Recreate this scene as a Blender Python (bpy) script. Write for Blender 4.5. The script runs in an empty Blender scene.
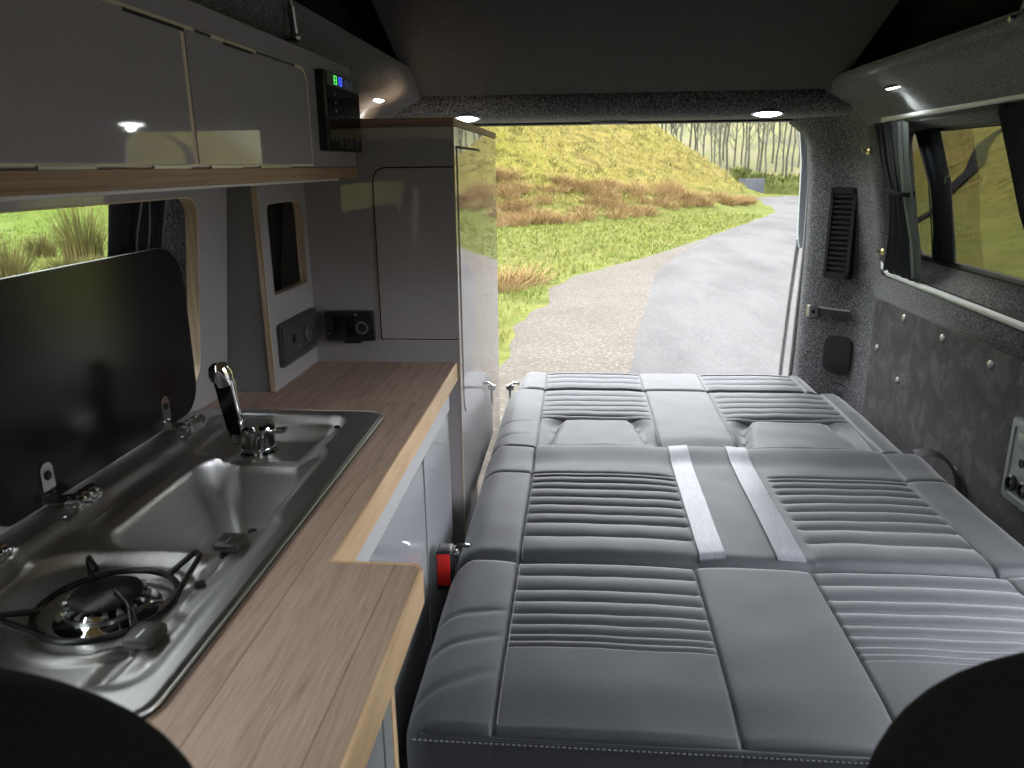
import bpy, bmesh, math, random
from math import sin, cos, pi, sqrt, exp, radians, hypot
from mathutils import Vector, Matrix, noise as mn
random.seed(7)
sc = bpy.context.scene
COL = sc.collection

# ------------------------------------------------------------------ materials
def new_mat(name):
    m = bpy.data.materials.new(name); m.use_nodes = True
    nt = m.node_tree; b = nt.nodes['Principled BSDF']
    return m, nt, b
def setp(b, **k):
    names = dict(rough='Roughness', metal='Metallic', spec='Specular IOR Level', coat='Coat Weight', coatr='Coat Roughness',
                 sheen='Sheen Weight', sheenr='Sheen Roughness', ior='IOR', aniso='Anisotropic', trans='Transmission Weight')
    for a, v in k.items():
        if a == 'col': b.inputs['Base Color'].default_value = (*v, 1)
        else: b.inputs[names[a]].default_value = v
def N(nt, t, **k):
    n = nt.nodes.new(t)
    for a, v in k.items(): setattr(n, a, v)
    return n
def plain(name, col, **k):
    m, nt, b = new_mat(name); setp(b, col=col, **k); return m
def coords(nt, scale=(1, 1, 1), rot=(0, 0, 0)):
    tc = N(nt, 'ShaderNodeTexCoord'); mp = N(nt, 'ShaderNodeMapping')
    mp.inputs['Scale'].default_value = scale; mp.inputs['Rotation'].default_value = rot
    nt.links.new(tc.outputs['Object'], mp.inputs['Vector']); return mp.outputs['Vector']
def noise(nt, vec, scale, detail=3, rough=.5, dist=0):
    n = N(nt, 'ShaderNodeTexNoise'); nt.links.new(vec, n.inputs['Vector'])
    n.inputs['Scale'].default_value = scale; n.inputs['Detail'].default_value = detail
    n.inputs['Roughness'].default_value = rough; n.inputs['Distortion'].default_value = dist
    return n.outputs['Fac']
def ramp(nt, fac, stops):
    r = N(nt, 'ShaderNodeValToRGB'); nt.links.new(fac, r.inputs['Fac']); e = r.color_ramp.elements
    while len(e) < len(stops): e.new(.5)
    for q, (p, c) in zip(e, stops):
        q.position = p; q.color = (*c, 1) if len(c) == 3 else c
    return r.outputs['Color']
def mixc(nt, fac, a, b, mode='MIX'):
    n = N(nt, 'ShaderNodeMix', data_type='RGBA', blend_type=mode)
    for s, v in (('Factor', fac), ('A', a), ('B', b)):
        sock = [i for i in n.inputs if i.name == s and i.enabled][0] if s == 'Factor' else [i for i in n.inputs if i.name == s and i.type == 'RGBA'][0]
        if hasattr(v, 'links'): nt.links.new(v, sock)
        elif s == 'Factor': sock.default_value = v
        else: sock.default_value = (*v, 1)
    return [o for o in n.outputs if o.type == 'RGBA'][0]
def bump(nt, b, h, strength=.3, dist=.002):
    n = N(nt, 'ShaderNodeBump'); n.inputs['Strength'].default_value = strength; n.inputs['Distance'].default_value = dist
    nt.links.new(h, n.inputs['Height']); nt.links.new(n.outputs['Normal'], b.inputs['Normal'])
def link(nt, o, b, name='Base Color'): nt.links.new(o, b.inputs[name])

def carpet(name, lo, hi, scale=210):
    m, nt, b = new_mat(name); v = coords(nt)
    f = noise(nt, v, scale, 3, .7); g = noise(nt, v, 14, 2)
    c = ramp(nt, f, [(.36, lo), (.52, tuple((a + d) / 2.4 for a, d in zip(lo, hi))), (.68, hi)])
    c = mixc(nt, .35, c, ramp(nt, g, [(.3, (.6, .6, .6)), (.7, (1, 1, 1))]), 'MULTIPLY')
    link(nt, c, b); setp(b, rough=.95, spec=.1, sheen=.25, sheenr=.6); bump(nt, b, f, .6, .003); return m
M = {}
M['carpet'] = carpet('carpet lining', (.012, .012, .013), (.29, .285, .31))
M['carpet_roof'] = carpet('roof carpet lining', (.016, .016, .016), (.40, .39, .37), 190)
M['roof_board'] = carpet('roof bed board lining', (.010, .010, .010), (.050, .048, .047), 170)
M['canvas'] = plain('black canvas', (.012, .012, .014), rough=.8, spec=.2)
def laminate(name, col, rough=.07):
    m, nt, b = new_mat(name); v = coords(nt)
    f = noise(nt, v, 160, 2)
    link(nt, ramp(nt, f, [(.3, tuple(c * .96 for c in col)), (.7, tuple(c * 1.04 for c in col))]), b)
    setp(b, rough=rough, spec=.5); return m
M['lam'] = laminate('gloss grey laminate', (.385, .350, .372), .035)
M['lam_side'] = laminate('gloss grey laminate panel', (.365, .342, .352), .02)
M['lam_low'] = laminate('gloss grey cupboard laminate', (.40, .41, .44), .02)
M['lam_matt'] = laminate('satin grey laminate', (.20, .197, .205), .3)
M['gap'] = plain('dark joint', (.006, .006, .006), rough=.7)
def wood(name, base, dark, light, plank=.094, rough=.5):
    m, nt, b = new_mat(name); v = coords(nt)
    sx = N(nt, 'ShaderNodeSeparateXYZ'); nt.links.new(v, sx.inputs[0])
    d = N(nt, 'ShaderNodeMath', operation='DIVIDE'); nt.links.new(sx.outputs['X'], d.inputs[0]); d.inputs[1].default_value = plank
    fl = N(nt, 'ShaderNodeMath', operation='FLOOR'); nt.links.new(d.outputs[0], fl.inputs[0])
    fr = N(nt, 'ShaderNodeMath', operation='FRACT'); nt.links.new(d.outputs[0], fr.inputs[0])
    wn0 = N(nt, 'ShaderNodeTexWhiteNoise', noise_dimensions='1D'); nt.links.new(fl.outputs[0], wn0.inputs['W'])
    yo = N(nt, 'ShaderNodeMath', operation='MULTIPLY_ADD'); nt.links.new(sx.outputs['Y'], yo.inputs[0]); yo.inputs[1].default_value = .55; nt.links.new(wn0.outputs['Value'], yo.inputs[2])
    fy = N(nt, 'ShaderNodeMath', operation='FLOOR'); nt.links.new(yo.outputs[0], fy.inputs[0])
    fry = N(nt, 'ShaderNodeMath', operation='FRACT'); nt.links.new(yo.outputs[0], fry.inputs[0])
    cb = N(nt, 'ShaderNodeCombineXYZ'); nt.links.new(fl.outputs[0], cb.inputs[0]); nt.links.new(fy.outputs[0], cb.inputs[1])
    wn = N(nt, 'ShaderNodeTexWhiteNoise', noise_dimensions='3D'); nt.links.new(cb.outputs[0], wn.inputs['Vector'])
    off = N(nt, 'ShaderNodeVectorMath', operation='ADD'); nt.links.new(v, off.inputs[0]); nt.links.new(wn.outputs['Color'], off.inputs[1])
    mp = N(nt, 'ShaderNodeMapping'); nt.links.new(off.outputs[0], mp.inputs['Vector']); mp.inputs['Scale'].default_value = (30, 2.2, 30)
    g = noise(nt, mp.outputs['Vector'], 3.5, 6, .65, .8)
    fine = noise(nt, coords(nt, (500, 18, 500)), 1, 2)
    c = ramp(nt, g, [(.25, dark), (.5, base), (.78, light)])
    c = mixc(nt, .55, c, ramp(nt, wn.outputs['Value'], [(0, (.62, .58, .56)), (1, (1.0, 1, 1))]), 'MULTIPLY')
    c = mixc(nt, .22, c, ramp(nt, fine, [(.35, (.45, .4, .36)), (.6, (1, 1, 1))]), 'MULTIPLY')
    ln = N(nt, 'ShaderNodeMath', operation='LESS_THAN'); nt.links.new(fr.outputs[0], ln.inputs[0]); ln.inputs[1].default_value = .012
    c = mixc(nt, ln.outputs[0], c, tuple(q * .55 for q in dark))
    ln2 = N(nt, 'ShaderNodeMath', operation='LESS_THAN'); nt.links.new(fry.outputs[0], ln2.inputs[0]); ln2.inputs[1].default_value = .0
    c = mixc(nt, ln2.outputs[0], c, tuple(q * .6 for q in dark))
    link(nt, c, b); setp(b, rough=rough, spec=.35); bump(nt, b, fine, .08, .001); return m
M['worktop'] = wood('oiled beech planks', (.66, .475, .37), (.45, .30, .222), (.78, .60, .48))
def woodedge(name, base, dark, lay):
    m, nt, b = new_mat(name)
    g = noise(nt, coords(nt, lay), 1, 4, .6, .4)
    link(nt, ramp(nt, g, [(.3, dark), (.6, base)]), b); setp(b, rough=.45, spec=.35); return m
M['edge'] = woodedge('pale beech edging', (.88, .62, .38), (.74, .49, .28), (60, 7, 60))
M['ply'] = woodedge('plywood edge', (.66, .53, .38), (.42, .31, .21), (180, 5, 5))
M['ply_z'] = woodedge('plywood layered edge', (.42, .265, .17), (.23, .135, .085), (6, 3, 210))
M['ply_pale'] = plain('pale plywood line', (.80, .66, .50), rough=.5)
M['steel'] = None
m, nt, b = new_mat('brushed stainless steel')
f = noise(nt, coords(nt, (420, 9, 60)), 1, 3)
link(nt, ramp(nt, f, [(.3, (.50, .495, .485)), (.7, (.57, .565, .555))]), b); setp(b, metal=1, rough=.27)
g = noise(nt, coords(nt), 35, 3)
r = N(nt, 'ShaderNodeMapRange'); nt.links.new(g, r.inputs[0]); r.inputs[3].default_value = .37; r.inputs[4].default_value = .41
nt.links.new(r.outputs[0], b.inputs['Roughness']); M['steel'] = m
M['chrome'] = plain('chrome', (.78, .79, .8), metal=1, rough=.06)
M['dull_metal'] = plain('dull grey metal', (.45, .45, .46), metal=1, rough=.35)
M['alu'] = plain('pale curtain rail', (.66, .66, .68), rough=.4)
M['brass'] = plain('brass', (.7, .55, .3), metal=1, rough=.3)
M['lid'] = plain('black glass', (.008, .0085, .010), rough=.2, spec=.4)
M['enamel'] = plain('black enamel', (.006, .006, .007), rough=.3, spec=.4)
M['plastic'] = plain('black plastic', (.014, .015, .016), rough=.35)
M['gloss_black'] = plain('gloss black panel', (.006, .006, .007), rough=.05)
M['grey_plastic'] = plain('grey plastic', (.055, .06, .06), rough=.4)
M['silver_plastic'] = plain('silver grey plastic', (.30, .32, .32), rough=.35, metal=.4)
M['knob'] = plain('olive black knob plastic', (.032, .032, .026), rough=.4)
M['rubber'] = plain('rubber', (.015, .015, .016), rough=.6)
M['seal'] = plain('grey seal', (.30, .30, .30), rough=.6)
M['paint'] = plain('pale painted metal', (.62, .68, .75), rough=.25)
M['red'] = plain('red plastic', (.62, .02, .015), rough=.35)
m, nt, b = new_mat('charcoal seat fabric'); v = coords(nt)
f = noise(nt, v, 900, 2, .6); g = noise(nt, v, 11, 3)
c = ramp(nt, f, [(.35, (.027, .0295, .036)), (.65, (.055, .060, .071))])
link(nt, mixc(nt, .3, c, ramp(nt, g, [(.3, (.75, .75, .75)), (.7, (1, 1, 1))]), 'MULTIPLY'), b)
setp(b, rough=.55, spec=.5, sheen=.6, sheenr=.4); bump(nt, b, f, .15, .0008); M['fabric'] = m
M['fabric_pad'] = M['fabric']
M['thread'] = plain('pale thread', (.30, .31, .34), rough=.7)
m, nt, b = new_mat('silver webbing'); f = noise(nt, coords(nt, (700, 40, 40)), 1, 2)
link(nt, ramp(nt, f, [(.3, (.15, .15, .18)), (.7, (.24, .24, .28))]), b); setp(b, rough=.35, spec=.7, sheen=.3); M['web'] = m
M['belt'] = plain('black belt webbing', (.02, .021, .024), rough=.6)
m, nt, b = new_mat('front seat fabric'); f = noise(nt, coords(nt), 700, 2)
link(nt, ramp(nt, f, [(.35, (.005, .005, .0055)), (.65, (.011, .011, .0115))]), b); setp(b, rough=.9, spec=.15); M['seat'] = m
m, nt, b = new_mat('dark suede panel'); v = coords(nt)
f = noise(nt, v, 13, 6, .7, .5); g = noise(nt, v, 500, 2)
c = ramp(nt, f, [(.38, (.020, .017, .019)), (.5, (.040, .034, .038)), (.66, (.105, .092, .100))])
link(nt, mixc(nt, .3, c, ramp(nt, g, [(.3, (.5, .5, .5)), (.7, (1, 1, 1))]), 'MULTIPLY'), b); setp(b, rough=.85, spec=.2, sheen=.35, sheenr=.4); M['suede'] = m
M['curtain'] = plain('black curtain cloth', (.075, .075, .078), rough=.75, sheen=.3)
M['curtain_reflection'] = plain('dark curtain reflection', (.006, .008, .014), rough=.7)
M['lining'] = plain('grey curtain lining', (.16, .18, .165), rough=.7)
def glassmat(name, tint):
    m, nt, b = new_mat(name); nt.nodes.remove(b)
    tr = N(nt, 'ShaderNodeBsdfTransparent'); tr.inputs[0].default_value = (*tint, 1)
    gl = N(nt, 'ShaderNodeBsdfGlossy'); gl.inputs['Roughness'].default_value = .01
    fr = N(nt, 'ShaderNodeFresnel'); fr.inputs[0].default_value = 1.3
    mx = N(nt, 'ShaderNodeMixShader'); out = nt.nodes['Material Output']
    ge = N(nt, 'ShaderNodeNewGeometry'); iv = N(nt, 'ShaderNodeMath', operation='SUBTRACT'); iv.inputs[0].default_value = 1; nt.links.new(ge.outputs['Backfacing'], iv.inputs[1])
    mu = N(nt, 'ShaderNodeMath', operation='MULTIPLY'); nt.links.new(fr.outputs[0], mu.inputs[0]); nt.links.new(iv.outputs[0], mu.inputs[1])
    nt.links.new(mu.outputs[0], mx.inputs[0]); nt.links.new(tr.outputs[0], mx.inputs[1]); nt.links.new(gl.outputs[0], mx.inputs[2])
    nt.links.new(mx.outputs[0], out.inputs['Surface']); return m
M['glass'] = glassmat('window glass', (.94, .96, .95))
M['tint'] = glassmat('tinted window glass', (.44, .43, .40))
def emit(name, col, s):
    m, nt, b = new_mat(name); setp(b, col=(.02, .02, .02)); b.inputs['Emission Color'].default_value = (*col, 1); b.inputs['Emission Strength'].default_value = s; return m
M['led'] = emit('led lamp', (.93, 1, .97), 14)
M['green'] = emit('green display', (.1, .9, .15), .9)
M['blue'] = emit('blue display', (.05, .1, 1), 1.2)
M['dim'] = emit('dim display', (.05, .08, .2), .25)
M['icon'] = plain('grey print', (.16, .16, .16), rough=.5)
# outdoors
def ground(name):
    m, nt, b = new_mat(name); v = coords(nt)
    sx = N(nt, 'ShaderNodeSeparateXYZ'); nt.links.new(v, sx.inputs[0])
    n1 = noise(nt, coords(nt, (1, 1, 1.6)), 1.6, 6, .7, .6); n2 = noise(nt, v, .22, 4, .6); n3 = noise(nt, v, 9, 4, .7)
    lawn = ramp(nt, n1, [(.3, (.17, .21, .05)), (.5, (.30, .34, .085)), (.68, (.40, .40, .13))])
    lawn = mixc(nt, ramp(nt, n2, [(.5, (0, 0, 0)), (.72, (.6, .6, .6))]), lawn, (.33, .25, .085))
    hill = ramp(nt, n1, [(.28, (.20, .19, .045)), (.46, (.37, .33, .085)), (.6, (.45, .38, .12)), (.74, (.42, .29, .13))])
    hill = mixc(nt, ramp(nt, n2, [(.45, (0, 0, 0)), (.7, (.5, .5, .5))]), hill, (.26, .28, .03))
    n4 = noise(nt, coords(nt, (1, 1, 2.5)), .55, 6, .65, 2.5)
    hill = mixc(nt, .8, hill, ramp(nt, n4, [(.40, (.42, .40, .32)), (.51, (1, 1, 1)), (.62, (1.22, 1.1, 1.0))]), 'MULTIPLY')
    mr = N(nt, 'ShaderNodeMapRange'); nt.links.new(sx.outputs['Z'], mr.inputs[0])
    mr.inputs[1].default_value = -.42; mr.inputs[2].default_value = .6
    c = mixc(nt, mr.outputs[0], lawn, hill)
    lf = N(nt, 'ShaderNodeMapRange'); nt.links.new(sx.outputs['X'], lf.inputs[0]); lf.inputs[1].default_value = -8; lf.inputs[2].default_value = -13
    c = mixc(nt, lf.outputs[0], c, mixc(nt, 1, lawn, (.8, 1, .7), 'MULTIPLY'))
    far = N(nt, 'ShaderNodeMapRange'); nt.links.new(sx.outputs['Y'], far.inputs[0]); far.inputs[1].default_value = 52; far.inputs[2].default_value = 62
    c = mixc(nt, far.outputs[0], c, ramp(nt, n2, [(.35, (.30, .29, .19)), (.5, (.42, .42, .20)), (.65, (.46, .43, .26))]))
    c = mixc(nt, .5, c, ramp(nt, n3, [(.3, (.5, .5, .45)), (.62, (1, 1, 1))]), 'MULTIPLY')
    c = mixc(nt, 1, c, (.335, .335, .345), 'MULTIPLY')
    link(nt, c, b); setp(b, rough=1, spec=.05); bump(nt, b, n3, .5, .1); return m
M['ground'] = ground('rough hill grass')
m, nt, b = new_mat('wet grey tarmac'); v = coords(nt)
f = noise(nt, v, 55, 3, .7); g = noise(nt, coords(nt, (.8, .25, 1)), 1.1, 4, .6)
c = ramp(nt, f, [(.3, (.050, .0485, .0475)), (.65, (.094, .091, .090))])
c = mixc(nt, .6, c, ramp(nt, g, [(.35, (.55, .55, .55)), (.6, (1.15, 1.15, 1.15))]), 'MULTIPLY')
link(nt, c, b); setp(b, rough=.8, spec=.12); bump(nt, b, f, .3, .01); M['road'] = m
m, nt, b = new_mat('stony gravel'); v = coords(nt)
vo = N(nt, 'ShaderNodeTexVoronoi'); nt.links.new(v, vo.inputs['Vector']); vo.inputs['Scale'].default_value = 22
g = noise(nt, v, .9, 4, .6)
c = ramp(nt, vo.outputs['Distance'], [(.05, (.140, .131, .119)), (.45, (.066, .058, .047))])
c = mixc(nt, .6, c, ramp(nt, g, [(.3, (.75, .68, .55)), (.6, (1.1, 1.08, 1.05))]), 'MULTIPLY')
link(nt, c, b); setp(b, rough=.8, spec=.2); bump(nt, b, vo.outputs['Distance'], .5, .02); M['gravel'] = m
M['track'] = plain('dark track', (.012, .0115, .0135), rough=1, spec=.02)
def blades(name, cols):
    m, nt, b = new_mat(name)
    n1 = noise(nt, coords(nt), 2.6, 2); link(nt, ramp(nt, n1, [(.3 + .4 * i / (len(cols) - 1), tuple(.355 * q for q in c)) for i, c in enumerate(cols)]), b)
    setp(b, rough=.9, spec=.1); return m
M['blade_green'] = blades('green grass blades', [(.24, .30, .06), (.40, .44, .10), (.50, .48, .17)])
M['blade_tan'] = blades('tan rush stems', [(.52, .34, .15), (.68, .45, .20), (.70, .52, .26)])
M['blade_olive'] = blades('olive rush stems', [(.13, .13, .04), (.28, .25, .08), (.42, .34, .14)])
M['bark'] = blades('grey bark', [(.20, .20, .15), (.34, .33, .26)])
M['blade_hill'] = blades('hill grass blades', [(.46, .46, .11), (.70, .62, .19), (.74, .54, .24)])
M['hedge'] = blades('hedge leaves', [(.18, .22, .06), (.34, .37, .12)])
M['post'] = plain('weathered fence wood', (.12, .10, .075), rough=.9)
m, nt, b = new_mat('grey corrugated sheet'); f = noise(nt, coords(nt, (3, 3, 1)), 2, 3)
link(nt, ramp(nt, f, [(.3, (.09, .10, .115)), (.7, (.125, .136, .152))]), b); setp(b, rough=.5); M['sheet'] = m

# ------------------------------------------------------------------ geometry helpers
def nb(): return bmesh.new()
def box(bm, x0, x1, y0, y1, z0, z1, r=0, seg=2):
    t = nb() if r else bm
    v = [t.verts.new((x, y, z)) for x in (x0, x1) for y in (y0, y1) for z in (z0, z1)]
    for f in ((0, 1, 3, 2), (4, 6, 7, 5), (0, 4, 5, 1), (2, 3, 7, 6), (0, 2, 6, 4), (1, 5, 7, 3)): t.faces.new([v[i] for i in f])
    if r:
        bmesh.ops.bevel(t, geom=t.edges[:], offset=r, segments=seg, affect='EDGES', profile=.5)
        merge(bm, t)
    return bm
def merge(bm, t, mat=None):
    mp = {}
    for v in t.verts: mp[v] = bm.verts.new(mat @ v.co if mat else v.co)
    for f in t.faces:
        try: bm.faces.new([mp[v] for v in f.verts])
        except ValueError: pass
    t.free(); return bm
def loft(bm, rings, closed=True, caps=True):
    R = [[bm.verts.new(p) for p in r] for r in rings]; n = len(R[0])
    for a, b_ in zip(R, R[1:]):
        for i in range(n if closed else n - 1):
            j = (i + 1) % n; bm.faces.new((a[i], a[j], b_[j], b_[i]))
    if caps and closed:
        bm.faces.new(R[0][::-1]); bm.faces.new(R[-1])
    return R
def tube(bm, pts, r, n=8, caps=True):
    pts = [Vector(p) for p in pts]; rs = r if isinstance(r, (list, tuple)) else [r] * len(pts)
    rings = []; prev = None
    for i, p in enumerate(pts):
        d = (pts[min(i + 1, len(pts) - 1)] - pts[max(i - 1, 0)]).normalized()
        if prev is None:
            u = d.orthogonal().normalized()
        else:
            u = (prev - d * prev.dot(d)); u = u.normalized() if u.length > 1e-6 else d.orthogonal().normalized()
        w = d.cross(u); prev = u
        rings.append([p + (u * cos(2 * pi * k / n) + w * sin(2 * pi * k / n)) * rs[i] for k in range(n)])
    loft(bm, rings, True, caps); return bm
def closed_tube(bm, pts, r, n=8):
    pts = [Vector(p) for p in pts]; L = len(pts); R = []; up = Vector((0, 0, 1))
    for i, p in enumerate(pts):
        d = (pts[(i + 1) % L] - pts[i - 1]).normalized(); u = d.cross(up)
        u = u.normalized() if u.length > .1 else d.cross(Vector((1, 0, 0))).normalized(); w = u.cross(d)
        R.append([bm.verts.new(p + (u * cos(2 * pi * k / n) + w * sin(2 * pi * k / n)) * r) for k in range(n)])
    for i in range(L):
        a, b_ = R[i], R[(i + 1) % L]
        for k in range(n): bm.faces.new((a[k], a[(k + 1) % n], b_[(k + 1) % n], b_[k]))
    return bm
def lathe(bm, prof, c, axis=(0, 0, 1), n=32):
    ax = Vector(axis).normalized(); u = ax.orthogonal().normalized(); w = ax.cross(u); c = Vector(c)
    hollow = prof[0][0] > 1e-3
    if hollow: prof = list(prof) + [prof[0]]
    rings = [[c + ax * z + (u * cos(2 * pi * k / n) + w * sin(2 * pi * k / n)) * max(r, 1e-5) for k in range(n)] for r, z in prof]
    loft(bm, rings, True, not hollow); return bm
def rrect(a0, a1, b0, b1, r=0, n=5):
    rr = r if isinstance(r, (list, tuple)) else [r] * 4      # order: (a0,b0) (a1,b0) (a1,b1) (a0,b1)
    out = []
    for (ca, cb, st), q in zip(((a0, b0, pi), (a1, b0, 1.5 * pi), (a1, b1, 0), (a0, b1, .5 * pi)), rr):
        sa = 1 if ca == a0 else -1; sb = 1 if cb == b0 else -1
        for k in range(n + 1):
            t = st + .5 * pi * k / n
            out.append((ca + sa * q + q * cos(t), cb + sb * q + q * sin(t)))
    return out
def P3(pl, a, b_, d): return {'x': (d, a, b_), 'y': (a, d, b_), 'z': (a, b_, d)}[pl]
def prism(bm, poly, pl, d0, d1): loft(bm, [[P3(pl, a, b_, d0) for a, b_ in poly], [P3(pl, a, b_, d1) for a, b_ in poly]]); return bm
def ring_prism(bm, outer, inner, pl, d0, d1):
    n = len(outer); L = [[bm.verts.new(P3(pl, a, b_, d)) for a, b_ in p] for p, d in ((outer, d0), (inner, d0), (inner, d1), (outer, d1))]
    for i in range(4):
        A, B = L[i], L[(i + 1) % 4]
        for k in range(n): bm.faces.new((A[k], A[(k + 1) % n], B[(k + 1) % n], B[k]))
    return bm
def grid(bm, fn, nu, nv):
    V = [[bm.verts.new(fn(i / (nu - 1), j / (nv - 1))) for j in range(nv)] for i in range(nu)]
    for i in range(nu - 1):
        for j in range(nv - 1): bm.faces.new((V[i][j], V[i + 1][j], V[i + 1][j + 1], V[i][j + 1]))
    return V
def make(name, bm, mat, parent=None, smooth=35, solid=0, kind=None, label=None):
    if kind != 'raw': bmesh.ops.recalc_face_normals(bm, faces=bm.faces[:])
    me = bpy.data.meshes.new(name); bm.to_mesh(me); bm.free(); me.materials.append(mat)
    o = bpy.data.objects.new(name, me); COL.objects.link(o)
    if smooth:
        for p in me.polygons: p.use_smooth = True
        try: me.set_sharp_from_angle(angle=radians(smooth))
        except Exception: pass
    if parent:
        o.parent = parent
        if parent.type == 'EMPTY': o.location = -parent.location
    if solid:
        s = o.modifiers.new('thickness', 'SOLIDIFY'); s.thickness = solid; s.offset = 0
    if label: o['label'] = label
    return o
def thing(name, label, cat, loc, group=None):
    o = bpy.data.objects.new(name, None); COL.objects.link(o); o.location = loc; o.empty_display_size = .05
    o['label'] = label; o['category'] = cat
    if group: o['group'] = group
    return o
def tag(o, label, cat, group=None):
    o['label'] = label; o['category'] = cat
    if group: o['group'] = group
    return o
def struct(name, bm, mat, **k):
    o = make(name, bm, mat, **k); o['kind'] = 'structure'; return o
def lerp(a, b_, t): return a + (b_ - a) * t
def sstep(a, b_, x):
    t = min(1, max(0, (x - a) / (b_ - a))); return t * t * (3 - 2 * t)
def interp(tab, x):
    if x <= tab[0][0]: return tab[0][1]
    for (a, p), (b_, q) in zip(tab, tab[1:]):
        if x <= b_: return lerp(p, q, (x - a) / (b_ - a))
    return tab[-1][1]
# ------------------------------------------------------------------ van shell
YF, YR = -1.3, 2.45           # shell runs from the cab to the tailgate pillars
struct('floor', box(nb(), -.78, 1.02, YF, 2.72, -.03, .02), M['carpet'])

# right wall: lined profile (x, z), with the side windows let in
def sheet(bm, prof, y0, y1, ny=2):
    grid(bm, lambda u, v: (interp_prof(prof, u)[0], lerp(y0, y1, v), interp_prof(prof, u)[1]), len(prof), ny)
def interp_prof(p, u): return p[int(round(u * (len(p) - 1)))]
WLOW = [(.942, 0), (.942, .40), (.938, .835), (.930, .85), (.923, .875), (.922, .90), (.928, .918)]
WSILL = [(.928, .918), (.945, .928), (.975, .962), (.985, .985)]
WHEAD = [(.915, 1.335), (.885, 1.345), (.862, 1.353), (.846, 1.357)]
WMID = [(.928, .918), (.908, 1.02), (.884, 1.15), (.862, 1.27), (.846, 1.357)]
COVE = [(.846, 1.357), (.828, 1.385), (.806, 1.412), (.795, 1.420), (.775, 1.430), (.745, 1.444), (.725, 1.456), (.716, 1.47), (.712, 1.49), (.714, 1.515), (.74, 1.53), (.875, 1.535)]
bm = nb()
HOLES = [(.45, 1.26), (1.44, 2.37)]
sheet(bm, WLOW, YF, .45); sheet(bm, WLOW, 1.26, YR + .05); sheet(bm, COVE[:8] + [(.716, 1.466), (.714, 1.474), (.718, 1.482), (.74, 1.488), (.875, 1.505)], YF, YR + .12)
prev = YF  # cab window stretch closed as well, out of view, to cut side light
for a, b_ in HOLES:
    sheet(bm, WMID, prev, a)
    if a > 1: sheet(bm, WSILL, a, b_)
    sheet(bm, WHEAD, a, b_)
    for y in (a, b_):      # reveal cheeks
        lo = [(x, y, z) for x, z in WMID]; hi = [(lerp(.985, .915, (z - .985) / .35), y, z) for x, z in WMID]
        grid(bm, lambda u, v, lo=lo, hi=hi: Vector(lo[int(round(v * (len(lo) - 1)))]).lerp(Vector(hi[int(round(v * (len(lo) - 1)))]), u), 2, len(lo))
    prev = b_
sheet(bm, WMID, prev, YR + .12)
struct('wall_right', bm, M['carpet'], solid=.012, smooth=50)
bm = nb(); box(bm, -.78, 1.02, YF - .06, YF, -.03, 1.40); struct('cab_light_block', bm, M['canvas'])      # added unseen board across the cab, blocks windscreen light
# window panes with their rubber seals
for i, (a, b_) in enumerate(HOLES[1:], 1):      # the front opening is the slid-open side door
    def gx(z): return lerp(.988, .918, (z - .985) / .35)
    bm = nb(); z0, z1 = .975, 1.345
    loft(bm, [[(gx(z0) + dx, a, z0), (gx(z0) + dx, b_, z0), (gx(z1) + dx, b_, z1), (gx(z1) + dx, a, z1)] for dx in (0, .004)])
    w = struct('window_%d' % i, bm, M['tint'], smooth=0)
    pts = rrect(a + .012, b_ - .012, z0 + .012, z1 - .012, .045, 6)
    fr = closed_tube(nb(), [(gx(z) - .004, y, z) for y, z in pts], .010, 8)
    make('window_frame', fr, M['rubber'], w)
# rear pillar (tailgate corner) lofted between waist and roof
def pillar_ring(z):
    lx = interp([(.3, .757), (.543, .762), (.77, .765), (1.0, .766), (1.2, .760), (1.30, .748), (1.345, .728), (1.375, .690), (1.40, .66)], z)
    wx = interp([(.3, .940), (.835, .938), (.90, .922), (.92, .926), (1.02, .908), (1.15, .884), (1.27, .862), (1.357, .846), (1.40, .82), (1.47, .79)], z)
    p = [(lx + .012, 2.74), (lx, 2.715), (lx, 2.69), (lx + .004, 2.672), (lx + .015, 2.658)]
    q = wx - lx
    p += [(lx + .28 * q, 2.628), (lx + .50 * q, 2.602), (lx + .66 * q, 2.582), (lx + .78 * q, 2.560), (lx + .85 * q, 2.540), (lx + .915 * q, 2.512), (lx + .98 * q, 2.472), (wx, 2.435), (wx, 2.36)]
    return [(x, y, z) for x, y in p]
bm = nb()
zs = [.02, .3, .543, .7, .77, .835, .87, .90, .92, .97, 1.02, 1.1, 1.15, 1.2, 1.27, 1.30, 1.325, 1.345, 1.36, 1.375, 1.388, 1.40, 1.47]
loft(bm, [pillar_ring(z) for z in zs], False, False)
struct('wall_rear', bm, M['carpet'], smooth=60, solid=.008)
# left rear pillar, hidden behind the tall cupboard but seen from a step aside
bm = nb()
loft(bm, [[(2 * .115 - x, y, z) for x, y, z in pillar_ring(z)] for z in zs], False, False)
struct('wall_rear', bm, M['carpet'], smooth=60, solid=.008)
# header across the tailgate opening, rounded underside
hp = [(2.505, 1.475), (2.488, 1.462), (2.485, 1.44), (2.492, 1.415), (2.508, 1.397), (2.535, 1.388), (2.70, 1.386), (2.74, 1.40), (2.74, 1.52), (2.40, 1.54), (2.40, 1.515), (2.46, 1.512), (2.49, 1.505)]
bm = nb(); prism(bm, hp, 'x', -.62, .85)
struct('trim_1', bm, M['carpet_roof'], smooth=50)
bm = nb(); prism(bm, [(2.67, 1.40), (2.67, 1.380), (2.70, 1.378), (2.735, 1.382), (2.735, 1.40)], 'x', -.55, .70)
struct('trim_2', bm, M['rubber'], smooth=40)
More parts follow.
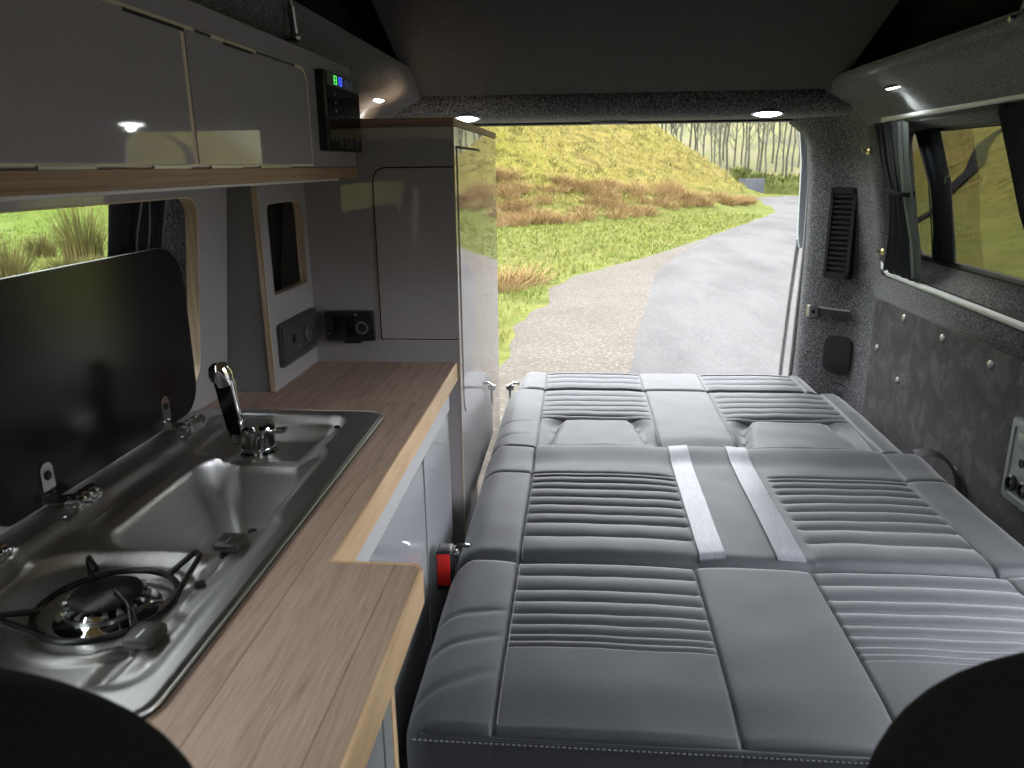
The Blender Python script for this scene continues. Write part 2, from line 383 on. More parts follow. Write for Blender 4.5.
# raised roof: bed board sloping up to the front, black canvas sides
SL = math.tan(radians(21))
def bz(y): return 1.455 + SL * (2.44 - y)
bm = nb(); yb = .25
loft(bm, [[(-.50, 2.44, bz(2.44)), (.735, 2.44, bz(2.44)), (.735, 2.44, bz(2.44) + .03), (-.50, 2.44, bz(2.44) + .03)],
          [(-.50, yb, bz(yb)), (.735, yb, bz(yb)), (.735, yb, bz(yb) + .03), (-.50, yb, bz(yb) + .03)]])
struct('ceiling', bm, M['roof_board'])
bm = nb(); box(bm, -.78, 1.02, YF, .22, 1.46, 1.50); box(bm, -.78, 1.02, .10, .25, 1.46, bz(.2) + .05)
struct('ceiling', bm, M['carpet_roof'])
for s, x in ((-1, -.60), (1, .84)):
    bm = nb()
    nst = 40
    V = grid(bm, lambda u, v, x=x, s=s: (x + s * .012 * sin(u * 9 + v * 3) * sin(pi * v), lerp(2.74, .2, u), lerp(1.50, bz(lerp(2.74, .2, u)) + .10, v)), nst, 8)
    struct('wall_left' if s < 0 else 'wall_right', bm, M['canvas'], solid=.004)
bm = nb(); box(bm, -.60, .84, 2.43, 2.76, 1.545, 1.56); struct('ceiling', bm, M['canvas'])
bm = nb(); loft(bm, [[(-.61, y, bz(y) + .05), (.85, y, bz(y) + .05), (.85, y, bz(y) + .11), (-.61, y, bz(y) + .11)] for y in (2.76, .15)])
struct('ceiling', bm, M['canvas'])
# left wall with its window, cove and upstand mirrored from the right
mx = lambda p: [(.23 - x, z) for x, z in p]
bm = nb()
WL_LOW = [(-.735, .0), (-.735, .95)]; WL_MID = [(-.735, .95), (-.70, 1.10), (-.665, 1.25), (-.63, 1.357)]
sheet(bm, WL_LOW, YF, YR + .12); sheet(bm, WL_MID, 1.235, YR + .12); sheet(bm, WL_MID, YF, .1)  # unseen cab window closed by the last sheet, keeps light off the hob
sheet(bm, [(-.67, 1.24), (-.63, 1.357)], .1, 1.235)
sheet(bm, mx(COVE), YF, YR + .12)
struct('wall_left', bm, M['carpet'], solid=.012, smooth=50)
bm = nb(); loft(bm, [[(-.738 + d, .1, .95), (-.738 + d, 1.235, .95), (-.668 + d, 1.235, 1.26), (-.668 + d, .1, 1.26)] for d in (0, -.004)])
struct('window_2', bm, M['glass'], smooth=0)

# plywood lined furniture panel around the left window
def px_(z): return -.65 + .108 * (z - .85)
bm = nb()
def lean(poly, d):
    return [(px_(z) + d, y, z) for y, z in poly]
outer = rrect(.05, 1.345, .85, 1.245, 0.001, 5); inner = rrect(.12, 1.222, .90, 1.209, .035, 5)
n = len(outer)
L = [[bm.verts.new(p) for p in lean(pp, d)] for pp, d in ((outer, 0), (inner, 0), (inner, -.017), (outer, -.017))]
for i in range(4):
    A, B = L[i], L[(i + 1) % 4]
    for k in range(n): bm.faces.new((A[k], A[(k + 1) % n], B[(k + 1) % n], B[k]))
pan = tag(make('window_surround_panel', bm, M['lam_side'], smooth=30), 'leaning gloss grey panel framing the left window above the sink lid', 'panel')
bm = nb()
o2 = rrect(.12, 1.2225, .90, 1.2095, .035, 5); i2 = rrect(.1215, 1.2205, .9015, 1.2075, .034, 5)
L = [[bm.verts.new(p) for p in lean(pp, d)] for pp, d in ((o2, .0015), (i2, .0015), (i2, -.019), (o2, -.019))]
for i in range(4):
    A, B = L[i], L[(i + 1) % 4]
    for k in range(n): bm.faces.new((A[k], A[(k + 1) % n], B[(k + 1) % n], B[k]))
make('plywood_edge', bm, M['ply'], pan, label='pale plywood edge of the window cut-out')

# ------------------------------------------------------------------ worktop
SX0, SX1, SY0, SY1 = -.650, -.318, .450, 1.215
wt = thing('worktop', 'oiled plank worktop stepping out beside the hob, with pale edging', 'worktop', (-.4, .9, .81))
bm = nb(); T0, T1 = .812, .85
box(bm, -.660, SX0 + .012, .38, 1.57, T0, T1); box(bm, SX1 - .012, -.259, .38, 1.57, T0, T1)
box(bm, SX0 + .012, SX1 - .012, SY1 - .012, 1.57, T0, T1); box(bm, SX0 + .012, SX1 - .012, .38, SY0 + .012, T0, T1)
prism(bm, [(-.259, .38), (-.161, .38), (-.161, .702), (-.165, .708), (-.172, .710), (-.259, .710)], 'z', T0, T1)
make('surface', bm, M['worktop'], wt, smooth=0)
bm = nb()
box(bm, -.259, -.254, .7105, 1.568, T0 - .001, T1 + .0006, .0012, 1)
box(bm, -.161, -.156, .38, .7025, T0 - .001, T1 + .0006, .0012, 1)
prism(bm, [(-.161, .702), (-.165, .708), (-.172, .710), (-.254, .7105), (-.254, .7145), (-.170, .7145), (-.162, .711), (-.156, .702)], 'z', T0 - .001, T1 + .0006)
make('edging', bm, M['edge'], wt, smooth=30, label='pale beech front edging')

# lower kitchen cupboards
lc = thing('base_cupboard', 'gloss grey base cupboard under the worktop, facing the bed', 'cupboard', (-.45, 1.1, .02))
make('carcass', box(nb(), -.69, -.276, .64, 1.565, .02, .690), M['lam_low'], lc, smooth=0)
make('front_panel', box(nb(), -.300, -.276, .64, 1.565, .690, .811), M['lam_low'], lc, smooth=0)
make('top_rail', box(nb(), -.276, -.262, .716, 1.50, .766, .811, .001, 1), M['alu'], lc)  # pale colour carries the light a glossy rail would reflect
for y0, y1 in ((.72, 1.222), (1.236, 1.50)):
    bm = nb(); prism(bm, rrect(y0, y1, .10, .763, .012, 4), 'x', -.276, -.264)
    d = make('door', bm, M['lam_low'], lc)
    bm = nb(); prism(bm, rrect(y1 - .001, y1 + .003, .10, .745, .0018, 3), 'x', -.276, -.2645); make('door_edge', bm, M['ply'], d)
make('joint', box(nb(), -.2755, -.270, 1.2225, 1.2355, .10, .77), M['gap'], lc, smooth=0)
make('plinth', box(nb(), -.30, -.285, .64, 1.565, .02, .095), M['gap'], lc, smooth=0)
bc = thing('corner_cupboard', 'short grey cupboard with a pale plywood end, under the stepped-out worktop corner', 'cupboard', (-.2, .5, .02))
make('carcass', box(nb(), -.30, -.172, .385, .585, .02, .811), M['lam_low'], bc, smooth=0)
make('door', box(nb(), -.172, -.164, .385, .548, .06, .80, .001, 1), M['lam_low'], bc)
make('joint', box(nb(), -.1718, -.170, .548, .553, .06, .80), M['gap'], bc, smooth=0)
make('stile', box(nb(), -.172, -.164, .553, .578, .03, .811), M['lam_low'], bc, smooth=0)
make('plywood_edge', box(nb(), -.172, -.163, .578, .590, .03, .811), M['edge'], bc, smooth=0, label='pale plywood edge')

# ------------------------------------------------------------------ tall cupboard
TX, TY0, TY1 = -.248, 1.57, 2.36
tc = thing('tall_cupboard', 'tall gloss grey cupboard by the tailgate, its side mirroring the hillside', 'cupboard', (-.45, 1.95, .02))
make('carcass', box(nb(), -.67, TX, TY0, TY1, .02, 1.328, .0015, 1), M['lam_side'], tc, smooth=0)
bm = nb(); prism(bm, [(-.60, TY0 - .001), (TX + .001, TY0 - .001), (TX + .001, TY1), (-.60, TY1)], 'z', 1.3285, 1.343)
make('top_board', bm, M['ply_z'], tc, smooth=0, label='plywood top board showing its layered edge')
# front door (facing the cab) and its dark joint
fo = rrect(-.4155, -.2485, .8985, 1.2515, [.004, .002, .002, .028], 6); fi = rrect(-.4125, -.2488, .9015, 1.2485, [.003, .002, .002, .026], 6)
bm = nb(); prism(bm, fo, 'y', TY0 - .0008, TY0 + .002); make('door_joint', bm, M['gap'], tc)
bm = nb(); prism(bm, fi, 'y', TY0 - .003, TY0); fd = make('door', bm, M['lam'], tc)
bm = nb(); ring_prism(bm, rrect(-.4168, -.2485, .8972, 1.2528, [.005, .002, .002, .03], 6), fo, 'y', TY0 - .0006, TY0 + .001)
make('door_edge', bm, M['ply'], fd)
# side door (facing the bed)
so = rrect(1.604, 1.962, .715, 1.288, [.05, .02, .012, .002], 6); si = rrect(1.606, 1.960, .717, 1.286, [.049, .019, .011, .002], 6)
bm = nb(); prism(bm, so, 'x', TX - .002, TX + .0005); make('door_joint', bm, M['ply'], tc)
bm = nb(); prism(bm, si, 'x', TX - .001, TX + .002); sd = make('door', bm, M['lam_side'], tc)
make('door_gap', box(nb(), TX - .001, TX + .0022, 1.607, 1.955, 1.2855, 1.2905), M['gap'], sd, smooth=0)
make('corner_edge', box(nb(), TX - .0015, TX + .0008, TY0 - .0012, TY0 + .002, .30, 1.328), M['ply'], tc, smooth=0)

# heater control on the tall cupboard
th = thing('heater_control', 'black heater control with screen and round knob on the tall cupboard above the worktop', 'control', (-.478, 1.57, .93))
bm = nb(); prism(bm, rrect(-.530, -.427, .899, .962, [.008, .006, .006, .006], 4), 'y', 1.553, 1.5695); make('case', bm, M['plastic'], th)
bm = nb(); prism(bm, rrect(-.512, -.466, .908, .952, .003, 3), 'y', 1.5515, 1.553); make('screen', bm, M['gloss_black'], th)
bm = nb(); lathe(bm, [(0, 0), (.0155, 0), (.0155, .006), (.014, .012), (.012, .014), (0, .014)], (-.447, 1.553, .930), (0, -1, 0), 28); kn = make('knob', bm, M['plastic'], th)
bm = nb(); lathe(bm, [(.010, .0), (.013, .0), (.013, .0015), (.010, .0015)], (-.447, 1.5392, .930), (0, -1, 0), 28); make('knob_ring', bm, M['dull_metal'], kn)
bm = nb(); lathe(bm, [(0, 0), (.003, 0), (.003, .002), (0, .002)], (-.463, 1.553, .955), (0, -1, 0), 12); make('lamp', bm, M['dull_metal'], th); bm = nb(); lathe(bm, [(0, 0), (.0018, 0), (.0018, .002), (0, .002)], (-.522, 1.553, .915), (0, -1, 0), 12); make('lamp', bm, M['dull_metal'], th)
bm = nb(); box(bm, -.434, -.427, .0 + 1.548, 1.556, .945, .958); make('tab', bm, M['plastic'], th, smooth=0); bm = nb(); box(bm, -.434, -.424, 1.548, 1.556, .901, .912); make('tab', bm, M['plastic'], th, smooth=0); bm = nb(); box(bm, -.49, -.455, 1.552, 1.566, .894, .900); make('tab', bm, M['plastic'], th, smooth=0)

# ------------------------------------------------------------------ boxed pillar unit with niche
BX = -.556
bx = thing('pillar_box', 'grey boxed-in unit with an open niche standing on the worktop end', 'cabinet', (-.60, 1.45, .85))
bm = nb()
prism(bm, [(px_(.851) + .001, .851), (BX - .010, .851), (BX - .010, 1.23), (px_(1.23) + .001, 1.23)], 'y', 1.330, 1.345)
make('front_panel', bm, M['lam_matt'], bx, smooth=0)
hole = rrect(1.365, 1.545, 1.024, 1.190, [.003, .004, .022, .012], 5)
outr = rrect(1.330, 1.568, .851, 1.23, .0005, 5)
bm = nb(); ring_prism(bm, outr, hole, 'x', BX - .010, BX); make('side_panel', bm, M['lam_side'], bx, smooth=30)
bm = nb(); box(bm, BX - .0102, BX + .0003, 1.3285, 1.3302, .851, 1.23); make('corner_edge', bm, M['ply'], bx, smooth=0, label='pale plywood corner edge')
bm = nb(); ring_prism(bm, rrect(1.3655, 1.5445, 1.0245, 1.1895, [.003, .004, .022, .012], 5), rrect(1.3665, 1.5435, 1.0255, 1.1885, [.003, .004, .022, .012], 5), 'x', BX - .016, BX - .0005)
make('niche_lining', bm, M['ply'], bx, label='pale plywood lining of the niche')
bm = nb(); prism(bm, [(px_(1.0) + .006, 1.0), (px_(1.0) + .009, 1.0), (px_(1.22) + .009, 1.22), (px_(1.22) + .006, 1.22)], 'y', 1.346, 1.568)
make('niche_back', bm, M['gap'], bx, smooth=0)
# socket plate on it
sp = thing('socket_plate', 'dark grey plate with a round twelve-volt socket on the boxed unit, above the worktop', 'socket', (BX, 1.47, .93))
def lean_plate(y0, y1, zl0, zl1, zr0, zr1, d0, d1, r):
    P = rrect(0, 1, 0, 1, r, 4); return [[(d, lerp(y0, y1, a), lerp(lerp(zl0, zl1, b_), lerp(zr0, zr1, b_), a)) for a, b_ in P] for d in (d0, d1)]
bm = nb(); prism(bm, rrect(1.356, 1.558, .888, .971, .010, 4), 'x', BX, BX + .007); pl = make('plate', bm, M['grey_plastic'], sp)
bm = nb(); ring_prism(bm, rrect(1.361, 1.553, .893, .966, .008, 4), rrect(1.370, 1.544, .902, .957, .006, 4), 'x', BX + .006, BX + .0095); make('plate_rim', bm, M['grey_plastic'], pl)
bm = nb(); lathe(bm, [(.011, 0), (.0165, 0), (.0165, .007), (.0145, .008), (.011, .008)], (BX + .007, 1.488, .929), (1, 0, 0), 28); k = make('socket', bm, M['dull_metal'], sp)
bm = nb(); ring = lathe(bm, [(.006, 0), (.0115, 0), (.0115, .003), (.006, .003)], (BX + .0071, 1.488, .929), (1, 0, 0), 24); box(bm, BX + .007, BX + .011, 1.487, 1.489, .920, .938); box(bm, BX + .007, BX + .011, 1.480, 1.496, .928, .930); make('contact', bm, M['chrome'], k)
bm = nb(); lathe(bm, [(0, 0), (.0085, 0), (.0085, .002), (0, .002)], (BX + .007, 1.422, .932), (1, 0, 0), 20); make('usb_port', bm, M['gap'], sp)
bm = nb(); lathe(bm, [(0, 0), (.003, 0), (.002, .003), (0, .003)], (BX + .007, 1.452, .912), (1, 0, 0), 12); make('screw', bm, M['dull_metal'], sp); bm = nb(); lathe(bm, [(0, 0), (.0025, 0), (.002, .003), (0, .003)], (BX + .007, 1.440, .913), (1, 0, 0), 12); make('screw', bm, M['dull_metal'], sp)
bm = nb(); box(bm, BX + .007, BX + .009, 1.545, 1.548, .905, .955); make('clip', bm, M['silver_plastic'], sp)

# ------------------------------------------------------------------ overhead cupboard
OX, OY1 = -.445, 1.567
oc = thing('overhead_cupboard', 'long gloss grey overhead cupboard above the sink', 'cupboard', (-.56, .9, 1.228))
make('carcass', box(nb(), -.66, OX, -.05, OY1, 1.2515, 1.436, .001, 1), M['lam'], oc, smooth=0)
bm = nb(); box(bm, -.66, OX + .003, -.05, OY1, 1.2315, 1.2512, .0008, 1); make('bottom_board', bm, M['ply_z'], oc, smooth=0, label='plywood bottom board with a layered brown edge')
bm = nb(); box(bm, -.475, -.455, -.05, 1.48, 1.2272, 1.2314, .0015, 2); make('light_strip', bm, M['alu'], oc, label='pale strip under the bottom board')
def oh_door(y0, y1, rt):
    d = None
    bm = nb(); prism(bm, rrect(y0 - .003, y1 + .008, 1.2535, 1.4065, [.002, .002, rt, .002], 6), 'x', OX - .001, OX + .0006)
    e = make('door_edge', bm, M['ply_pale'], oc)
    bm = nb(); prism(bm, rrect(y0, y1, 1.2565, 1.4015, [.002, .002, rt - .002, .002], 6), 'x', OX, OX + .0022)
    d = make('door', bm, M['lam'], oc); return d
oh_door(.43, .892, .004); oh_door(.903, 1.300, .026)
for a, b_ in ((.78, .90), (1.0, 1.09)): make('finger_slot', box(nb(), OX, OX + .0028, a, b_, 1.3985, 1.4022), M['gap'], oc, smooth=0)
for a, b_ in ((.925, .965), (1.10, 1.25)): make('catch_strip', box(nb(), OX, OX + .0032, a, b_, 1.4018, 1.4050), M['chrome'], oc, smooth=0)
for a, b_ in ((.45, .53), (.62, .70), (.80, .88), (.93, 1.02), (1.08, 1.2)): make('hinge_strip', box(nb(), OX + .0005, OX + .003, a, b_, 1.2512, 1.2545), M['dull_metal'], oc, smooth=0)

# control panel at the end of the overhead cupboard
cp = thing('control_panel', 'black control panel with green and blue displays at the end of the overhead cupboard', 'control panel', (OX, 1.46, 1.34))
bm = nb(); prism(bm, rrect(1.350, 1.562, 1.279, 1.410, .003, 3), 'x', OX, OX + .014); cc = make('case', bm, M['plastic'], cp)
bm = nb(); box(bm, OX + .0135, OX + .0155, 1.366, 1.562, 1.388, 1.409); make('top_band', bm, M['grey_plastic'], cp, smooth=0)
bm = nb(); box(bm, OX + .0135, OX + .0150, 1.366, 1.562, 1.281, 1.387); gp = make('glass_front', bm, M['gloss_black'], cp, smooth=0)
def seg_digit(bm, y, z, w, h, segs):
    t = .0016; x0, x1 = OX + .0155, OX + .0162
    S = {'t': (y, y + w, z + h - t, z + h), 'm': (y, y + w, z + h / 2 - t / 2, z + h / 2 + t / 2), 'b': (y, y + w, z, z + t), 'l': (y, y + t * 1.6, z, z + h), 'r': (y + w - t * 1.6, y + w, z, z + h)}
    for s in segs: a, b_, c, d = S[s]; box(bm, x0, x1, a, b_, c, d)
bm = nb(); seg_digit(bm, 1.405, 1.391, .016, .0145, 'tblmr'); make('green_display', bm, M['green'], cp, smooth=0)
bm = nb(); seg_digit(bm, 1.434, 1.391, .017, .0145, 'tblrm'); make('blue_display', bm, M['blue'], cp, smooth=0)
bm = nb(); seg_digit(bm, 1.470, 1.392, .012, .012, 'tblmr'); seg_digit(bm, 1.500, 1.392, .012, .012, 'tbr'); make('dim_display', bm, M['dim'], cp, smooth=0)
for i in range(4):
    make('indicator', box(nb(), OX + .0148, OX + .0156, 1.405, 1.411, 1.372 - i * .0135, 1.376 - i * .0135), M['icon'], gp, smooth=0); bm = nb()
    y = 1.425 + i * .032
    z = 1.286
    for q in ((y, y + .014, z + .016, z + .018), (y, y + .014, z + .007, z + .009), (y, y + .014, z, z + .0018), (y, y + .003, z, z + .018)): box(bm, OX + .0148, OX + .0156, *q)
    make('button', bm, M['icon'], gp, smooth=0)

# gas struts of the raised roof
def strut(x, y, z, dx, dy, dz, label):
    t = thing('gas_strut', label, 'strut', (x, y, z), 'roof gas struts')
    d = Vector((dx, dy, dz)).normalized(); p = Vector((x, y, z))
    bm = nb(); bmesh.ops.create_uvsphere(bm, u_segments=16, v_segments=10, radius=.0085, matrix=Matrix.Translation(p)); tube(bm, [p + Vector((-.02, 0, -.004)), p], .005, 10); make('ball_joint', bm, M['dull_metal'], t)
    bm = nb(); tube(bm, [p, p + d * .045], .0072, 12); make('end_fitting', bm, M['dull_metal'], t)
    bm = nb(); tube(bm, [p + d * .045, p + d * .42], .0038, 10); make('rod', bm, M['silver_plastic'], t)
    bm = nb(); tube(bm, [p + d * .42, p + d * .62], .010, 12); make('cylinder', bm, M['plastic'], t)
strut(-.462, 1.32, 1.456, .005, -.09, .35, 'thin silver gas strut rising from the top of the overhead cupboard')
strut(.722, 1.449, 1.478, .0, -.12, .30, 'silver gas strut end on the right roof edge above the window')
# ------------------------------------------------------------------ sink and hob
def sd_rr(x, y, x0, x1, y0, y1, r):
    cx, cy = (x0 + x1) / 2, (y0 + y1) / 2
    qx, qy = abs(x - cx) - (x1 - x0) / 2 + r, abs(y - cy) - (y1 - y0) / 2 + r
    return hypot(max(qx, 0), max(qy, 0)) + min(max(qx, qy), 0) - r
BCX, BCY = -.456, .632          # burner centre
def sink_z(x, y):
    z = .8555
    e = sd_rr(x, y, SX0, SX1, SY0, SY1, .036)
    z -= .004 * sstep(-.006, 0, e)
    # wide front rim stays flat; pressed well inside it, raised ledge with hinge pockets along the back
    w = sd_rr(x, y, SX0 + .045, SX1 - .052, SY0 + .035, SY1 - .024, .04)
    z -= .014 * (1 - sstep(-.016, .001, w))
    for py in (.825, 1.105, .665):   # hinge pockets
        q = sd_rr(x, y, -.622, -.585, py - .045, py + .045, .016); z -= .008 * (1 - sstep(-.014, .004, q))
    b_ = sd_rr(x, y, -.550, -.366, .752, 1.050, .056)
    z -= .006 * (1 - sstep(-.002, .014, b_)) 
    if b_ < 0:
        t = min(1, -b_ / .055); z -= .128 * (1 - (1 - t) ** 2.4)
    s = sd_rr(x, y, -.575, -.376, 1.0, 1.186, .03); z -= .020 * (1 - sstep(-.046, -.004, s)) * sstep(1.03, 1.055, y)
    h = sd_rr(x, y, -.595, -.380, .475, .735, .07); z -= .010 * (1 - sstep(-.020, .006, h))
    r = hypot(x - BCX, y - BCY)
    z += .004 * sstep(.088, .080, r) - .006 * sstep(.076, .062, r)
    for ky in (.560, .733):          # knob pads
        k = sd_rr(x, y, -.400, -.352, ky - .045, ky + .045, .022); z += .002 * (1 - sstep(-.014, .006, k))
    z -= .010 * (1 - sstep(-.006, .016, sd_rr(x, y, -.402, -.352, .50, .80, .02))) * .5
    return z
sk = thing('sink_and_hob', 'stainless steel sink and gas hob set into the worktop', 'sink', (-.484, .83, .84))
bm = nb(); nx, ny = 134, 306
V = []
for i in range(nx):
    row = []
    for j in range(ny):
        u, v = i / (nx - 1), j / (ny - 1)
        x, y = lerp(SX0, SX1, u), lerp(SY0, SY1, v)
        rc = .036                       # round the outline corners
        ax = x - (SX0 + rc) if x < SX0 + rc else (x - (SX1 - rc) if x > SX1 - rc else 0); ay = y - (SY0 + rc) if y < SY0 + rc else (y - (SY1 - rc) if y > SY1 - rc else 0)
        X, Y = x, y
        if ax and ay:
            a, b_ = ax / rc, ay / rc
            X += rc * (a * sqrt(1 - b_ * b_ / 2) - a); Y += rc * (b_ * sqrt(1 - a * a / 2) - b_)
        row.append(bm.verts.new((X, Y, sink_z(X, Y))))
    V.append(row)
for i in range(nx - 1):
    for j in range(ny - 1): bm.faces.new((V[i][j], V[i + 1][j], V[i + 1][j + 1], V[i][j + 1]))
per = [V[i][0] for i in range(nx)] + [V[-1][j] for j in range(1, ny)] + [V[i][-1] for i in range(nx - 2, -1, -1)] + [V[0][j] for j in range(ny - 2, 0, -1)]
lo = [bm.verts.new((v.co.x, v.co.y, .8505)) for v in per]
for k in range(len(per)): bm.faces.new((per[k], per[(k + 1) % len(per)], lo[(k + 1) % len(per)], lo[k]))
make('basin', bm, M['steel'], sk, smooth=60)
bm = nb(); tube(bm, [(-.462, .905, .7055), (-.462, .905, .7075)], .022, 24); make('drain', bm, M['chrome'], sk)
closed = rrect(SX0 + .001, SX1 - .001, SY0 + .001, SY1 - .001, .036, 8)
bm = nb(); closed_tube(bm, [(x, y, .8512) for x, y in closed], .0028, 6); make('seal', bm, M['rubber'], sk)
bm = nb(); closed_tube(bm, [(x, y, .8535) for x, y in rrect(SX0 + .0005, SX1 - .0005, SY0 + .0005, SY1 - .0005, .0355, 8)], .0016, 6); make('rim_edge', bm, M['steel'], sk, label='bright polished rim edge')
# burner
bz0 = sink_z(BCX, BCY)
bu = lambda n, prof, mat, par=None: make(n, lathe(nb(), prof, (BCX, BCY, bz0), (0, 0, 1), 40), mat, par or sk)
base = bu('burner', [(0, 0), (.047, 0), (.049, .003), (.043, .005), (.039, .010), (.040, .016), (.036, .019), (0, .019)], M['chrome'])
bu('burner_cap', [(0, .0195), (.031, .0195), (.0335, .021), (.0335, .0235), (.031, .025), (0, .0255)], M['enamel'], base)
bm = nb()
for k in range(18):
    a = 2 * pi * k / 18; c, s = cos(a), sin(a)
    tube(bm, [(BCX + .030 * c, BCY + .030 * s, bz0 + .0185), (BCX + .039 * c, BCY + .039 * s, bz0 + .0175)], .0026, 6)
make('burner_teeth', bm, M['dull_metal'], base)
# wire pan support: ring and four loops
bm = nb(); R0 = .064; zr = bz0 + .012; zt = bz0 + .036
closed_tube(bm, [(BCX + R0 * cos(2 * pi * k / 48), BCY + R0 * sin(2 * pi * k / 48), zr) for k in range(48)], .0034, 8)
for a in (radians(43), radians(135), radians(230), radians(322)):
    c, s = cos(a), sin(a); tx, ty = -s, c
    def q(r, t, z): return (BCX + r * c + t * tx, BCY + r * s + t * ty, z)
    if a in (radians(43), radians(230)):
        path = [q(R0 - .004, .018, zr), q(.086, .007, zt - .002), q(.089, .004, zt), q(.089, -.005, zt), q(.086, -.009, zt - .002), q(R0 - .012, -.034, zr)]
    else:
        path = [q(R0, 0, zr), q(R0, 0, zt - .003), q(R0 - .002, 0, zt), q(.030, 0, zt)]
    tube(bm, path, .0032, 8)
make('pan_support', bm, M['enamel'], sk, smooth=60)
for ky in (.560, .733):
    kz = sink_z(-.374, ky) - .004
    bm = nb(); box(bm, -.389, -.360, ky - .0145, ky + .0145, kz + .006, kz + .018, .004, 3); ko = make('knob', bm, M['knob'], sk)
    bm = nb(); lathe(bm, [(0, 0), (.015, 0), (.013, .008), (0, .008)], (-.374, ky, kz - .001), (0, 0, 1), 24); make('knob_collar', bm, M['enamel'], ko)
    bm = nb(); box(bm, -.3755, -.3735, ky - .013, ky, kz + .0178, kz + .0184); make('knob_mark', bm, M['dull_metal'], ko)
for ky in (.655, .782, .797): make('igniter', lathe(nb(), [(0, 0), (.006, 0), (.005, .004), (0, .004)], (-.372, ky, sink_z(-.372, ky) + .0005), (0, 0, 1), 14), M['enamel'], sk)
bm = nb(); lathe(bm, [(0, 0), (.008, 0), (.008, .001), (0, .001)], (-.388, 1.165, sink_z(-.388, 1.165) + .001), (0, 0, 1), 18); make('overflow_hole', bm, M['gap'], sk)
# hinge barrels and screws along the back rim
for hy in (.835, 1.120, .672):
    prof = [(.001, -.024)]
    for dy in (-.017, -.004, .009, .020): prof += [(.0085, dy - .005), (.0118, dy - .004), (.0118, dy + .002), (.0085, dy + .003)]
    prof += [(.001, .024)]
    hb = make('hinge_barrel', lathe(nb(), prof, (-.611, hy, .858), (0, 1, 0), 18), M['chrome'], sk)
    for dy in (-.036, .036): make('screw', lathe(nb(), [(0, 0), (.0045, 0), (.0038, .002), (0, .003)], (-.614, hy + dy, sink_z(-.614, hy + dy)), (0, 0, 1), 14), M['dull_metal'], sk)

# glass lid, raised against the window
ld = thing('glass_lid', 'black glass sink lid standing raised in front of the left window', 'lid', (-.634, .95, .865))
bm = nb(); prism(bm, rrect(.715, 1.186, .866, 1.136, [.030, .050, .062, .03], 8), 'x', -.637, -.632); make('glass', bm, M['lid'], ld)
bm = nb(); ring_prism(bm, rrect(.7145, 1.1865, .8655, 1.1365, [.030, .050, .062, .03], 8), rrect(.7155, 1.1855, .8665, 1.1355, [.029, .049, .061, .029], 8), 'x', -.6375, -.6335); make('polished_edge', bm, M['silver_plastic'], ld)
for hy in (.806, 1.080):
    bm = nb(); prism(bm, rrect(hy - .011, hy + .011, .866, .916, [.001, .001, .0105, .0105], 5), 'x', -.632, -.6295)
    loft(bm, [[(-.632, hy + s * .012, .866), (-.632, hy + s * .012, .8685), (-.610, hy + s * .016 + .010, .8675), (-.610, hy + s * .016 + .010, .865)] for s in (-1, 1)])
    br = make('hinge_bracket', bm, M['chrome'], ld)
    bm = nb(); lathe(bm, [(0, 0), (.0062, 0), (.005, .002), (0, .0025)], (-.6295, hy, .900), (1, 0, 0), 16); make('screw', bm, M['enamel'], br)

# second lid, over the hob, standing raised the same way
l2 = thing('glass_lid', 'black glass hob lid raised at the left edge beyond the sink lid', 'lid', (-.634, .57, .865))
bm = nb(); prism(bm, rrect(.430, .709, .866, 1.136, [.05, .030, .03, .062], 8), 'x', -.637, -.632); make('glass', bm, M['lid'], l2)
bm = nb(); prism(bm, rrect(.639, .661, .866, .916, [.001, .001, .0105, .0105], 5), 'x', -.632, -.6295); make('hinge_bracket', bm, M['chrome'], l2)
# folding tap
tp = thing('tap', 'chrome folding tap with its spout raised, at the far end of the sink', 'tap', (-.49, 1.075, .835))
z0 = sink_z(-.478, 1.10)
bm = nb(); lathe(bm, [(0, 0), (.030, 0), (.030, .003), (.0255, .006), (.0255, .010), (0, .010)], (-.496, 1.10, z0), (0, 0, 1), 32); make('base', bm, M['chrome'], tp)
bm = nb(); n = 40
rings = []
for r, z in ((.0235, .010), (.0245, .030), (.0265, .033), (.0265, .043), (.022, .048), (.001, .049)):
    rings.append([(-.496 + (r * (1 + (.05 * cos(6 * 2 * pi * k / n) if r > .026 else 0))) * cos(2 * pi * k / n), 1.10 + (r * (1 + (.05 * cos(6 * 2 * pi * k / n) if r > .026 else 0))) * sin(2 * pi * k / n), z0 + z) for k in range(n)])
loft(bm, rings); make('body', bm, M['chrome'], tp)
bm = nb(); loft(bm, [[(-.492 + .042 * t - w, 1.10 - .004 + s, z0 + .030 + .006 * t + h) for w, s, h in ((0, -.006 - .002 * t, 0), (0, .006 + .002 * t, 0), (0, .006 + .002 * t, .006), (0, -.006 - .002 * t, .006))] for t in (.3, .6, 1)])
make('lever', bm, M['chrome'], tp)
pb, pt = Vector((-.522, 1.088, z0 + .016)), Vector((-.533, 1.084, z0 + .122))
bm = nb(); tube(bm, [(-.505, 1.098, z0 + .022), (-.522, 1.090, z0 + .018)], .009, 14); make('pivot', bm, M['chrome'], tp)
bm = nb()
d = pt - pb; secs = []
for t, w, th_ in ((-.02, .007, .005), (.06, .011, .007), (.3, .0135, .008), (.7, .0150, .009), (1.0, .0155, .010)):
    c = pb + d * t
    secs.append([(c.x + w * a, c.y + th_ * b_, c.z) for a, b_ in rrect(-1, 1, -1, 1, .55, 3)])
loft(bm, secs); sp_ = make('spout', bm, M['chrome'], tp)
bm = nb(); secs = []
